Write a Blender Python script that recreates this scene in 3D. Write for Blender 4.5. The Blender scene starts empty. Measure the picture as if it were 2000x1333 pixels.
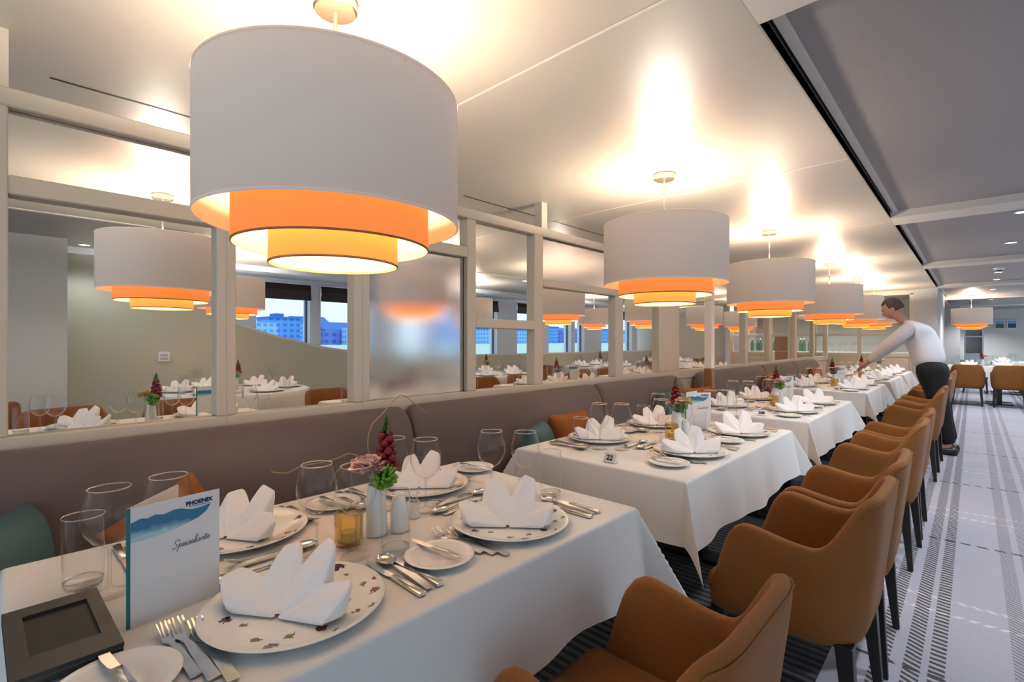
import bpy, bmesh, math, random
from mathutils import Vector, Matrix
random.seed(7)
PI = math.pi
sc = bpy.context.scene
COL = sc.collection

# ------------------------------------------------------------------ materials
class X:
    """tiny expression wrapper over math nodes"""
    def __init__(s, t, sock): s.t, s.s = t, sock
    def _m(s, op, a, b=None, c=None):
        n = s.t.nodes.new('ShaderNodeMath'); n.operation = op
        for i, v in enumerate((a, b, c)):
            if v is None: continue
            if isinstance(v, X): s.t.links.new(v.s, n.inputs[i])
            else: n.inputs[i].default_value = v
        return X(s.t, n.outputs[0])
    def __add__(s, o): return s._m('ADD', s, o)
    def __radd__(s, o): return s._m('ADD', o, s)
    def __sub__(s, o): return s._m('SUBTRACT', s, o)
    def __rsub__(s, o): return s._m('SUBTRACT', o, s)
    def __mul__(s, o): return s._m('MULTIPLY', s, o)
    def __rmul__(s, o): return s._m('MULTIPLY', o, s)
    def __truediv__(s, o): return s._m('DIVIDE', s, o)
    def lt(s, o): return s._m('LESS_THAN', s, o)
    def gt(s, o): return s._m('GREATER_THAN', s, o)
    def frac(s): return s._m('FRACT', s)
    def abs(s): return s._m('ABSOLUTE', s)
    def sqrt(s): return s._m('SQRT', s)
    def sin(s): return s._m('SINE', s)
    def mod(s, o): return s._m('FLOORED_MODULO', s, o)
    def band(s, c, h): return (s - c).abs().lt(h)
    def max(s, o): return s._m('MAXIMUM', s, o)

def setin(t, inp, v):
    if isinstance(v, X): t.links.new(v.s, inp)
    elif hasattr(v, 'links'): t.links.new(v, inp)
    elif isinstance(v, (tuple, list)) and len(v) == 3 and inp.type == 'RGBA': inp.default_value = (*v, 1)
    else: inp.default_value = v

class Mt:
    def __init__(s, name):
        s.m = bpy.data.materials.new(name); s.m.use_nodes = True
        s.t = s.m.node_tree; s.t.nodes.clear()
        s.o = s.t.nodes.new('ShaderNodeOutputMaterial')
    def node(s, typ, **kw):
        n = s.t.nodes.new(typ)
        for k, v in kw.items():
            if k in n.inputs: setin(s.t, n.inputs[k], v)
            else: setattr(n, k, v)
        return n
    def xyz(s, kind='Object'):
        tc = s.t.nodes.new('ShaderNodeTexCoord'); sp = s.t.nodes.new('ShaderNodeSeparateXYZ')
        s.t.links.new(tc.outputs[kind], sp.inputs[0])
        s.co = tc.outputs[kind]
        return [X(s.t, sp.outputs[i]) for i in range(3)]
    def mix(s, f, a, b):
        n = s.t.nodes.new('ShaderNodeMix'); n.data_type = 'RGBA'
        setin(s.t, n.inputs[0], f); setin(s.t, n.inputs[6], a); setin(s.t, n.inputs[7], b)
        return n.outputs[2]
    def noise(s, scale, detail=3, co=None, out=0):
        n = s.t.nodes.new('ShaderNodeTexNoise'); n.inputs['Scale'].default_value = scale; n.inputs['Detail'].default_value = detail
        if co is not None: s.t.links.new(co, n.inputs['Vector'])
        return X(s.t, n.outputs[out]) if out == 0 else n.outputs[out]
    def bump(s, h, strength=.3, dist=.01):
        n = s.t.nodes.new('ShaderNodeBump'); n.inputs['Strength'].default_value = strength; n.inputs['Distance'].default_value = dist
        setin(s.t, n.inputs['Height'], h); return n.outputs[0]
    def bsdf(s, color, rough=.5, **kw):
        n = s.t.nodes.new('ShaderNodeBsdfPrincipled')
        setin(s.t, n.inputs['Base Color'], color); setin(s.t, n.inputs['Roughness'], rough)
        for k, v in kw.items(): setin(s.t, n.inputs[k.replace('_', ' ')], v)
        return n
    def out(s, n):
        s.t.links.new(n.outputs[0] if hasattr(n, 'outputs') else n, s.o.inputs[0]); return s.m

def simple(name, color, rough=.5, **kw):
    m = Mt(name); return m.out(m.bsdf(color, rough, **kw))
def glow(name, color, strength, base=None):
    m = Mt(name)
    return m.out(m.bsdf(base or color, .8, Emission_Color=color, Emission_Strength=strength))
def fabric(name, color, dark, scale=900, rough=.9, bump=.25, sheen=0.):
    m = Mt(name); x, y, z = m.xyz()
    f = m.noise(scale, 2, m.co); g = m.noise(9, 3, m.co)
    c = m.mix(f * .75 + g * .35, dark, color)
    return m.out(m.bsdf(c, rough, Normal=m.bump(f, bump, .002), Sheen_Weight=sheen))
def thin_glass(name, tint=(1, 1, 1), edge=.5, refl=1.0):
    m = Mt(name)
    lw = m.node('ShaderNodeLayerWeight'); lw.inputs['Blend'].default_value = .5
    f = X(m.t, lw.outputs['Facing'])
    f3 = f * f * f
    col = m.mix(f3 * edge, tint, tuple(c * .35 for c in tint))
    tr = m.node('ShaderNodeBsdfTransparent', Color=col)
    gl = m.node('ShaderNodeBsdfGlossy', Color=(1, 1, 1), Roughness=.02)
    fac = f3 * f * (.6 * refl) + .011 * refl
    mx = m.node('ShaderNodeMixShader'); setin(m.t, mx.inputs[0], fac)
    m.t.links.new(tr.outputs[0], mx.inputs[1]); m.t.links.new(gl.outputs[0], mx.inputs[2])
    return m.out(mx)

M = {}
M['ceil'] = simple('ceiling_white', (.52, .505, .46), .40, Specular_IOR_Level=.55)
M['beam'] = simple('beam_white', (.70, .67, .63), .45)
M['post'] = simple('post_white', (.86, .84, .79), .4)
M['frame'] = simple('frame_cream', (.60, .55, .46), .42)
M['white'] = simple('white_paint_sky_tint', (.72, .83, .98), .5)  # blue cast of the window daylight is put into this white
M['greywall'] = simple('grey_wall', (.50, .50, .50), .7)
M['beigewall'] = simple('sage_wall', (.49, .515, .43), .75)
M['palewall'] = simple('pale_wall', (.66, .65, .60), .7)
M['greyface'] = simple('edge_grey', (.36, .37, .35), .5)
M['black'] = simple('black_satin', (.012, .012, .014), .35)
M['blackwood'] = simple('black_wood', (.014, .012, .012), .32)
M['tray'] = simple('tray_black', (.026, .026, .025), .38)
M['traypanel'] = simple('tray_panel', (.012, .012, .0115), .55)
M['steel'] = simple('steel', (.78, .77, .74), .16, Metallic=1.)
M['brushed'] = simple('brushed_metal', (.72, .68, .60), .28, Metallic=1.)
M['porcelain'] = simple('porcelain', (.80, .81, .80), .12, Coat_Weight=.3)
M['linen'] = None
M['wood'] = simple('brown_wood', (.30, .13, .05), .4)
M['blind'] = simple('blind_brown', (.028, .014, .012), .85)
M['paper'] = simple('paper', (.74, .73, .73), .45)
M['teal'] = fabric('teal_fabric', (.075, .15, .17), (.035, .08, .095))
M['rust'] = fabric('rust_fabric', (.33, .12, .025), (.19, .06, .012))
M['chair'] = fabric('chair_fabric', (.315, .118, .018), (.135, .046, .0065), 330, .9, .5, .06)
M['leather'] = simple('brown_leather', (.115, .05, .028), .42)
M['bench'] = fabric('bench_fabric', (.165, .132, .128), (.11, .087, .085), 700, .85, .15, .2)
M['glass'] = thin_glass('clear_glass', (.985, .985, .985), .22, 1.3)
M['pane'] = thin_glass('pane_glass', (.99, .995, .985), .1, .35)
M['amber'] = thin_glass('amber_glass', (.96, .87, .66), .9, 1.5)
M['canopy'] = M['brushed']
def mk_shade():
    m = Mt('shade_linen'); x, y, z = m.xyz(); f = m.noise(1400, 2, m.co)
    return m.out(m.bsdf(m.mix(f, (.72, .61, .53), (.80, .68, .59)), .95, Emission_Color=(1., .78, .64), Emission_Strength=.09))
M['shade_out'] = mk_shade()
M['shade_in'] = glow('shade_lining', (1., .36, .14), .62, (.45, .22, .12))
M['shade_mid'] = glow('shade_orange', (1., .24, .045), .62, (.55, .19, .05))
M['shade_midin'] = glow('shade_orange_lining', (1., .58, .22), .8, (.5, .32, .14))
M['shade_low'] = glow('shade_amber', (1., .38, .06), .68, (.5, .24, .05))
M['diffuser'] = glow('diffuser', (1., .86, .55), 1.15, (.9, .85, .7))
M['trimband'] = simple('shade_edge', (.32, .16, .06), .8)
M['spot'] = glow('downlight_lens', (1., .97, .92), 6.)
M['red'] = simple('snapdragon_red', (.20, .006, .016), .6)
M['pink'] = None
M['green'] = simple('chrysanthemum_green', (.16, .36, .03), .6)
M['dkgreen'] = simple('leaf_green', (.055, .11, .02), .6)
M['yellow'] = simple('rose_cream', (.68, .58, .22), .6)
M['twig'] = simple('twig', (.36, .25, .08), .6)
M['skin'] = simple('skin', (.55, .30, .22), .5, Subsurface_Weight=.05)
M['shirt'] = simple('white_shirt', (.74, .74, .78), .8)
M['hair'] = simple('grey_hair', (.10, .075, .06), .7)
M['candle'] = simple('wax', (.85, .78, .60), .5)
M['bottle'] = thin_glass('green_glass', (.45, .68, .50), .7, 1.)
M['ink'] = simple('navy_ink', (.012, .035, .11), .6)
M['text'] = simple('grey_ink', (.06, .07, .09), .6)
M['numeral'] = simple('numeral_black', (.01, .01, .012), .5)
M['spine'] = simple('spine_teal', (.01, .17, .17), .5)

def mk_linen():
    m = Mt('white_linen'); x, y, z = m.xyz()
    f = m.noise(1600, 1, m.co); g = m.noise(5, 4, m.co)
    return m.out(m.bsdf((.79, .785, .77), .85, Normal=m.bump(f * .3 + g * 1.0, .35, .012), Sheen_Weight=.1))
M['linen'] = mk_linen()
def mk_frost():
    m = Mt('frosted_glass')
    r = m.node('ShaderNodeBsdfRefraction', Color=(.97, .97, .98), Roughness=.22, IOR=1.35)
    g = m.node('ShaderNodeBsdfGlossy', Color=(1, 1, 1), Roughness=.2)
    mx = m.node('ShaderNodeMixShader'); mx.inputs[0].default_value = .05
    m.t.links.new(r.outputs[0], mx.inputs[1]); m.t.links.new(g.outputs[0], mx.inputs[2])
    return m.out(mx)
M['frost'] = mk_frost()
def mk_pink():
    m = Mt('carnation_pink'); x, y, z = m.xyz()
    f = m.noise(70, 3, m.co)
    return m.out(m.bsdf(m.mix((f - .56) * 7., (.80, .58, .54), (.55, .12, .18)), .6))
M['pink'] = mk_pink()
def mk_grey_ceiling():
    m = Mt('grey_ceiling'); x, y, z = m.xyz()
    f = m.noise(260, 2, m.co)
    return m.out(m.bsdf(m.mix(f, (.23, .23, .245), (.33, .33, .35)), .42, Normal=m.bump(f, .12, .004), Specular_IOR_Level=.6))
M['greyceil'] = mk_grey_ceiling()
def mk_plate():
    m = Mt('floral_plate'); x, y, z = m.xyz()
    r = (x * x + y * y).sqrt()
    nv = m.noise(120, 2, m.co, 1)
    vm = m.node('ShaderNodeVectorMath', operation='MULTIPLY_ADD')
    m.t.links.new(nv, vm.inputs[0]); vm.inputs[1].default_value = (.026, .026, 0); m.t.links.new(m.co, vm.inputs[2])
    v = m.node('ShaderNodeTexVoronoi', voronoi_dimensions='2D'); v.inputs['Scale'].default_value = 19; v.inputs['Randomness'].default_value = .75
    m.t.links.new(vm.outputs[0], v.inputs['Vector'])
    d = X(m.t, v.outputs['Distance'])
    sp = m.node('ShaderNodeSeparateColor'); m.t.links.new(v.outputs['Color'], sp.inputs[0])
    h = X(m.t, sp.outputs[0])
    mask = d.lt(.09 + .13 * h) * r.gt(.075) * r.lt(.15)
    c = m.mix(h.gt(.45), (.16, .14, .03), m.mix(h.gt(.72), (.22, .03, .04), (.06, .03, .05)))
    return m.out(m.bsdf(m.mix(mask, (.82, .83, .81), c), .1, Coat_Weight=.3))
M['plate'] = mk_plate()
def mk_carpet():
    m = Mt('plaid_carpet'); x, y, z = m.xyz()
    n = m.noise(40, 4, m.co); n2 = m.noise(700, 2, m.co)
    base = m.mix(n * .6 + n2 * .5, (.41, .41, .485), (.55, .55, .63))
    wob = m.noise(25, 2, m.co) * .012
    xx = x.mod(.92); yy = y.mod(1.70)
    # dashed longitudinal bands; the first two lean
    def dashes(cx, hw, slant, pitch):
        return xx.band(cx, hw) * ((y + wob + x * slant) / pitch).frac().lt(.5)
    A = dashes(.92 - .265, .026, .55, .034).max(dashes(.92 - .172, .026, .55, .034)).max(dashes(.92 - .1, .024, .12, .036))
    B = dashes(.142, .028, .8, .028).max(dashes(.235, .036, .1, .03)).max(dashes(.33, .02, .5, .03))
    C = yy.band(.70, .011) * ((x + y * .8) / .075).frac().lt(.62)
    D = yy.band(1.45, .012) * ((x + y) / .05).frac().lt(.55)
    E_ = yy.band(1.29, .012) * ((x - y) / .05).frac().lt(.55)
    c1 = m.mix(D.max(E_), base, (.72, .72, .74))
    c2 = m.mix(B * .75, c1, (.16, .145, .15))
    c3 = m.mix(A.max(C) * .93, c2, (.062, .05, .045))
    # shade under the tables painted into the carpet as a dark striped zone
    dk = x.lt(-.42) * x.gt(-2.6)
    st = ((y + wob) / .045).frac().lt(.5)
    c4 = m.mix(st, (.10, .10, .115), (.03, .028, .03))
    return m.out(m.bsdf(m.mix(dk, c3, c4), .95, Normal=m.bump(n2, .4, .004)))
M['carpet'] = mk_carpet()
def mk_menu_pic():
    m = Mt('menu_picture'); x, y, z = m.xyz()
    n = m.noise(60, 4, m.co)
    ramp = m.mix((y - .02) / .03 + n * .6 - .3, (.42, .66, .74), (.02, .17, .33))
    return m.out(m.bsdf(ramp, .4))
M['menupic'] = mk_menu_pic()
def mk_facade(name, a, b, sx, sz):
    m = Mt(name); x, y, z = m.xyz()
    w = ((y + x) / sx).frac().band(.5, .28) * (z / sz).frac().band(.5, .25)
    return m.out(m.bsdf(m.mix(w, a, b), .8))
M['fac1'] = mk_facade('facade_blue', (.14, .42, .95), (.05, .24, .75), 4., 3.4)
M['fac2'] = mk_facade('facade_pale_blue', (.30, .58, .95), (.10, .34, .85), 3.2, 3.1)
M['fac3'] = mk_facade('facade_violet', (.16, .24, .75), (.06, .14, .55), 5., 4.)
M['roofblue'] = simple('roof_blue', (.06, .22, .70), .8)
M['winframe'] = simple('window_frame_blue', (.05, .08, .16), .5)
M['quay'] = simple('pale_water', (.50, .78, .78), .6)
M['sea'] = simple('blue_water', (.03, .16, .55), .4)
def mk_pic(name, sky, land):
    m = Mt(name); x, y, z = m.xyz()
    n = m.noise(14, 4, m.co)
    return m.out(m.bsdf(m.mix((z + n * .08 - .05).gt(0.), land, m.mix(n, sky, (.5, .6, .75))), .4))
M['pic1'] = mk_pic('landscape_green', (.04, .16, .60), (.10, .17, .05))
M['pic2'] = mk_pic('landscape_lake', (.07, .18, .50), (.05, .07, .12))

# ------------------------------------------------------------------ mesh helpers
def obj(name, bm, mat, parent=None, smooth=True, sub=0, bevel=0, loc=None):
    me = bpy.data.meshes.new(name); bm.normal_update(); bm.to_mesh(me); bm.free()
    o = bpy.data.objects.new(name, me); COL.objects.link(o)
    for mm in (mat if isinstance(mat, (list, tuple)) else [mat]): me.materials.append(mm)
    if smooth:
        for p in me.polygons: p.use_smooth = True
        if smooth == 'auto':
            me.set_sharp_from_angle(angle=math.radians(38))
    if bevel:
        b = o.modifiers.new('b', 'BEVEL'); b.width = bevel; b.segments = 2; b.limit_method = 'ANGLE'
    if sub:
        s = o.modifiers.new('s', 'SUBSURF'); s.levels = sub; s.render_levels = sub
    if parent is not None: o.parent = parent
    if loc: o.location = loc
    return o
def tag(o, label, cat, group=None):
    o['label'] = label; o['category'] = cat
    if group: o['group'] = group
    return o
def thing(name, label=None, cat=None, loc=(0, 0, 0), rotz=0, group=None):
    o = bpy.data.objects.new(name, None); COL.objects.link(o)
    o.location = loc; o.rotation_euler = (0, 0, rotz); o.empty_display_size = .05
    if label: tag(o, label, cat, group)
    return o
def struct(o): o['kind'] = 'structure'; return o
KIDS = {}
def kids(o):
    if o.name not in KIDS: KIDS[o.name] = list(o.children)
    return KIDS[o.name]
def dup(root, loc, rotz=0, label=None, group=None, cat=None):
    r = root.copy(); COL.objects.link(r); r.location = loc; r.rotation_euler = (0, 0, rotz)
    if label: r['label'] = label
    if cat: r['category'] = cat
    if group: r['group'] = group
    elif 'group' in r: del r['group']
    for ch in kids(root):
        c = ch.copy(); COL.objects.link(c); c.parent = r
        for g in kids(ch):
            d = g.copy(); COL.objects.link(d); d.parent = c
    return r
class Stock:
    """first use hands out the prototype itself, later uses copy it"""
    def __init__(s, root): s.root = root; s.used = False
    def put(s, loc, rotz=0, label=None, group=None):
        if not s.used:
            s.used = True; kids(s.root)
            for k in kids(s.root): kids(k)
            s.root.location = loc; s.root.rotation_euler = (0, 0, rotz)
            if label: s.root['label'] = label
            if group: s.root['group'] = group
            return s.root
        return dup(s.root, loc, rotz, label, group)

def nb(): return bmesh.new()
def box(bm, x0, x1, y0, y1, z0, z1, bev=0, seg=2):
    r = bmesh.ops.create_cube(bm, size=1)
    vs = r['verts']
    for v in vs:
        v.co = Vector((x0 + (v.co.x + .5) * (x1 - x0), y0 + (v.co.y + .5) * (y1 - y0), z0 + (v.co.z + .5) * (z1 - z0)))
    if bev:
        es = list({e for v in vs for e in v.link_edges})
        bmesh.ops.bevel(bm, geom=es, offset=bev, segments=seg, profile=.5, affect='EDGES')
    return bm
def lathe(bm, prof, n=32, cx=0, cy=0, close=False, scallop=0, ns=0):
    rings = []
    for (r, z) in prof:
        if r < 1e-6: rings.append([bm.verts.new((cx, cy, z))]); continue
        rings.append([bm.verts.new((cx + (r + scallop * math.cos(ns * 2 * PI * i / n)) * math.cos(2 * PI * i / n), cy + (r + scallop * math.cos(ns * 2 * PI * i / n)) * math.sin(2 * PI * i / n), z)) for i in range(n)])
    for a, b in zip(rings, rings[1:]):
        for i in range(n):
            j = (i + 1) % n
            if len(a) == 1 and len(b) == 1: continue
            if len(a) == 1: bm.faces.new((a[0], b[j], b[i]))
            elif len(b) == 1: bm.faces.new((a[i], a[j], b[0]))
            else: bm.faces.new((a[i], a[j], b[j], b[i]))
    return bm
def tube(bm, pts, rad, n=8, caps=True):
    pts = [Vector(p) for p in pts]
    rads = rad if isinstance(rad, (list, tuple)) else [rad] * len(pts)
    prev = None; up = Vector((0, 0, 1))
    for i, p in enumerate(pts):
        t = (pts[min(i + 1, len(pts) - 1)] - pts[max(i - 1, 0)]).normalized()
        if abs(t.dot(up)) > .97: up = Vector((1, 0, 0))
        s = t.cross(up).normalized(); u = s.cross(t).normalized(); up = u
        ring = [bm.verts.new(p + rads[i] * (math.cos(2 * PI * k / n) * s + math.sin(2 * PI * k / n) * u)) for k in range(n)]
        if prev:
            for k in range(n): bm.faces.new((prev[k], prev[(k + 1) % n], ring[(k + 1) % n], ring[k]))
        elif caps: bm.faces.new(ring[::-1])
        prev = ring
    if caps: bm.faces.new(prev)
    return bm
def spline(pts, k=6):
    P = [Vector(p) for p in pts]; out = []
    for i in range(len(P) - 1):
        a, b, c, d = P[max(i - 1, 0)], P[i], P[i + 1], P[min(i + 2, len(P) - 1)]
        for j in range(k):
            t = j / k
            out.append(.5 * ((2 * b) + (c - a) * t + (2 * a - 5 * b + 4 * c - d) * t * t + (3 * b - a - 3 * c + d) * t ** 3))
    out.append(P[-1]); return out
def slab(bm, outline, z0, z1, zf=None):
    """extruded 2-D outline; zf bends it in z"""
    f = zf or (lambda x, y: 0)
    lo = [bm.verts.new((x, y, z0 + f(x, y))) for x, y in outline]
    hi = [bm.verts.new((x, y, z1 + f(x, y))) for x, y in outline]
    n = len(outline)
    fs = [bm.faces.new(lo[::-1]), bm.faces.new(hi)]
    for i in range(n): bm.faces.new((lo[i], lo[(i + 1) % n], hi[(i + 1) % n], hi[i]))
    bm.normal_update(); bmesh.ops.triangulate(bm, faces=fs)
    return bm
def sphere(bm, c, r, sx=1, sy=1, sz=1, seg=12, ring=8):
    res = bmesh.ops.create_uvsphere(bm, u_segments=seg, v_segments=ring, radius=r)
    for v in res['verts']: v.co = Vector((v.co.x * sx + c[0], v.co.y * sy + c[1], v.co.z * sz + c[2]))
    return res['verts']
def text_mesh(s, size, bold=0., shear=0., depth=.0002):
    cu = bpy.data.curves.new('t', 'FONT'); cu.body = s; cu.size = size; cu.align_x = 'CENTER'; cu.align_y = 'CENTER'
    cu.offset = bold; cu.shear = shear; cu.extrude = depth; cu.resolution_u = 3
    o = bpy.data.objects.new('t', cu); COL.objects.link(o)
    dg = bpy.context.evaluated_depsgraph_get()
    me = bpy.data.meshes.new_from_object(o.evaluated_get(dg))
    bm = nb(); bm.from_mesh(me)
    bpy.data.objects.remove(o); bpy.data.meshes.remove(me)
    return bm
def xf(bm, mat): bmesh.ops.transform(bm, matrix=mat, verts=bm.verts[:]); return bm

# ------------------------------------------------------------------ camera
CAMZ, F = 1.25, 955.
cd = bpy.data.cameras.new('camera'); cam = bpy.data.objects.new('camera', cd); COL.objects.link(cam)
cd.sensor_width = 36; cd.lens = 36 * F / 2000; cd.clip_start = .02; cd.clip_end = 2000
cam.location = (0, 0, CAMZ); cam.rotation_euler = (PI / 2, 0, math.atan(900 / F))
sc.camera = cam

# ------------------------------------------------------------------ setting
CE = 2.13          # low white ceiling
PX = -2.01         # glass partition plane
def sbox(name, mat, *a, bev=0, parent=None):
    o = obj(name, box(nb(), *a, bev=bev), mat, parent, smooth=False)
    if parent is None: struct(o)
    return o
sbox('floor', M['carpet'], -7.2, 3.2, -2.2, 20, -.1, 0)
sbox('ceiling', M['ceil'], -4.62, -.43, -2.2, 12.6, CE, CE + .04)
sbox('ceiling_aisle', M['greyceil'], -.392, 3.2, -2.2, 20, CE + .045, CE + .08)
sbox('ceiling_window', M['greyceil'], -6.4, -4.62, -2.2, 14, CE + .045, CE + .08)
sbox('ceiling_soffit', M['white'], -7.2, -6.4, -2.2, 14, CE - .02, CE + .08)
sbox('ceiling_end', M['ceil'], -7.2, -.43, 12.6, 20, CE, CE + .04)
k = 0
def trim(mat, *a, bev=0):
    global k; k += 1
    return sbox('trim_%d' % k, mat, *a, bev=bev)
trim(M['greyface'], -.436, -.43, -2.2, 12.6, CE - .001, CE + .08)
trim(M['black'], -.43, -.385, -2.2, 20, CE + .048, CE + .1)
trim(M['beam'], -.416, -.386, -2.2, 12.6, CE + .036, CE + .0478)
trim(M['beam'], -4.64, -4.60, -2.2, 14, CE - .004, CE + .06)
for y0 in (1.165, 4.40, 7.50, 10.6, 13.7, 16.8):
    trim(M['beam'], -.432, 3.2, y0, y0 + .29, CE - .003, CE + .06)
    if y0 < 12: trim(M['beam'], -6.4, -4.60, y0 - .3, y0 - .05, CE - .003, CE + .06)
for y0 in (1.185, 2.823, 4.55, 6.2, 7.8, 9.4):
    trim(M['beam'], -4.6, -.44, y0, y0 + .008, CE - .0015, CE + .01)
for a, b in ((.13, 1.7), (1.95, 2.75), (2.82, 4.2)):
    trim(M['black'], -2.245, -2.237, a, b, CE - .002, CE + .01)
# short stubs that carry the partition under the ceiling
for yy in (.0, 2.40):
    trim(M['frame'], PX - .03, PX + .03, yy - .025, yy + .03, 1.966, CE)
# far wall etc.
sbox('wall_far', M['palewall'], -7.2, 3.2, 20, 20.15, 0, CE + .1)
sbox('wall_station', M['palewall'], -7.2, -.74, 13.0, 13.1, 0, CE)
sbox('wall_end', M['greywall'], -.735, -.425, 10.75, 13.4, 0, CE + .05)
sbox('wall_passage', M['greywall'], -1.6, -.22, 15.9, 16.0, 0, CE + .1)
sbox('wall_pillar', M['palewall'], -6.4, -5.95, -2.2, .46, 0, CE + .05)
for s, (a, b) in enumerate(((-4.45, -3.75), )):
    sbox('wall_pier', M['greywall'], a, b, 12.4, 12.6, 0, CE)

# aisle side: tall windows between slim piers
sbox('wall_right', M['white'], 3.2, 3.3, -2.2, 20, 0, .40)
sbox('wall_right_upper', M['white'], 3.2, 3.3, -2.2, 20, 2.0, CE + .1)
for i in range(9):
    y0 = -2.2 + i * 2.75
    sbox('wall_right_%d' % (i + 1), M['white'], 3.2, 3.3, y0, y0 + .2, .40, 2.0)
    if i < 8:
        w_ = struct(thing('window_%d' % (i + 21), loc=(3.25, y0 + 1.475, .4)))
        obj('pane', box(nb(), -.004, .004, -1.275, 1.275, 0, 1.6), M['pane'], w_, smooth=False)

# sage wall with the swooping top, in front of the windows
bm = nb()
pts = [(-2.2, 0), (-2.2, CE + .05), (1.86, CE + .05), (1.86, 1.56), (2.016, 1.473), (2.281, 1.37), (2.55, 1.29), (2.762, 1.24), (3.114, 1.154), (3.535, 1.09), (4.0, 1.04), (4.6, 1.0), (5.4, .975), (14, .96), (14, 0)]
lo = [bm.verts.new((-6.6, y, z)) for y, z in pts]; hi = [bm.verts.new((-6.68, y, z)) for y, z in pts]
f1 = bm.faces.new(lo); f2 = bm.faces.new(hi[::-1])
for i in range(len(pts)): bm.faces.new((lo[i], hi[i], hi[(i + 1) % len(pts)], lo[(i + 1) % len(pts)]))
bm.normal_update(); bmesh.ops.triangulate(bm, faces=[f1, f2]); bmesh.ops.recalc_face_normals(bm, faces=bm.faces[:])
struct(obj('wall_swoop', bm, M['beigewall'], smooth=False))
bm = tube(nb(), spline([(-6.64, y, z + .008) for y, z in pts[3:14]], 4), .028, 6)
k += 1; struct(obj('trim_%d' % k, bm, M['palewall']))

# window wall: piers between real openings, each window with its pane
WX = -6.97
wins = [(.9, 1.95), (2.41, 3.14), (3.30, 4.1), (4.62, 5.28), (5.43, 6.10), (6.30, 6.96), (7.55, 8.40), (8.60, 9.45), (9.60, 10.0), (10.75, 11.55), (11.7, 12.3), (12.6, 13.3)]
edge = [-2.2] + [v for w in wins for v in w] + [14]
kk = 0
for i in range(0, len(edge), 2):
    kk += 1; sbox('wall_left_%d' % kk, M['white'], WX - .22, WX, edge[i], edge[i + 1], .95, 2.06)
sbox('wall_left', M['white'], WX - .22, WX, -2.2, 14, 0, .95)
sbox('wall_left_upper', M['white'], WX - .22, WX, -2.2, 14, 2.06, CE + .1)
sbox('wall_back_left', M['beigewall'], -7.2, -4.7, -2.3, -2.2, 0, CE + .1)
blind0 = None
for i, (a, b) in enumerate(wins):
    w = struct(thing('window_%d' % (i + 1), loc=(WX - .12, (a + b) / 2, 1.0)))
    h = (b - a) / 2
    fr = nb()
    for c in ((-.02, .02, -h, -h + .02, -.05, 1.06), (-.02, .02, h - .02, h, -.05, 1.06), (-.02, .02, -h, h, -.05, -.03), (-.02, .02, -h, h, 1.04, 1.06)): box(fr, *c)
    obj('window_frame', fr, M['winframe'], w, smooth=False)
    obj('pane', box(nb(), -.004, .004, -h + .02, h - .02, -.03, 1.04), M['pane'], w, smooth=False)
ORD = ['first', 'second', 'third', 'fourth', 'fifth', 'sixth', 'seventh', 'eighth', 'ninth', 'tenth', 'eleventh', 'twelfth']
for i, (a, b) in enumerate(wins):
    drop = .22
    bt = thing('roman_blind', 'dark brown roman blind rolled up over the %s window of the far wall' % ORD[i], 'blind', (WX + .02, (a + b) / 2, 2.05), 0)
    h = (b - a) / 2
    bm = nb(); box(bm, -.012, .012, -h, h, -.10, .0, .003)
    obj('headrail', bm, M['blind'], bt, smooth=False)
    bm = nb()
    for q in range(3):
        box(bm, -.012 - .006 * q, .022 + .008 * q, -h, h, -.10 - (drop - .1) * (q + 1) / 3, -.08 - (drop - .1) * q / 3, .012)
    obj('folded_fabric', bm, M['blind'], bt)

# outside: pale quay water, blue harbour town
sbox('sea', M['quay'], -900, -12, -500, 900, -1.2, -1.0)
def building(y, w, h, mat, label, roof='flat', x=-285):
    t = thing('harbour_building', label, 'building', (x, y, -1.0))
    obj('facade', box(nb(), -10, 10, -w / 2, w / 2, 0, h), mat, t, smooth=False)
    if roof == 'gable':
        bm = nb()
        v = [bm.verts.new(c) for c in ((-10, -w / 2 - 1, h), (10, -w / 2 - 1, h), (0, -w / 2 - 1, h + 4.5), (-10, w / 2 + 1, h), (10, w / 2 + 1, h), (0, w / 2 + 1, h + 4.5))]
        for f in ((0, 2, 1), (3, 4, 5), (0, 3, 5, 2), (1, 2, 5, 4), (0, 1, 4, 3)): bm.faces.new([v[j] for j in f])
        obj('roof', bm, M['roofblue'], t, smooth=False)
    elif roof == 'tower':
        bm = nb(); lathe(bm, [(3, h), (3, h + 3), (5, h + 3.5), (5, h + 6), (2, h + 7), (.3, h + 10), (0, h + 10)], 16)
        obj('tower', bm, M['fac2'], t)
    else:
        bm = nb(); box(bm, -11, 11, -w / 2 - .6, w / 2 + .6, h, h + 1); box(bm, -4, 4, -w * .2, w * .1, h + 1, h + 3.2)
        obj('roof', bm, M['roofblue'], t, smooth=False)
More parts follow.
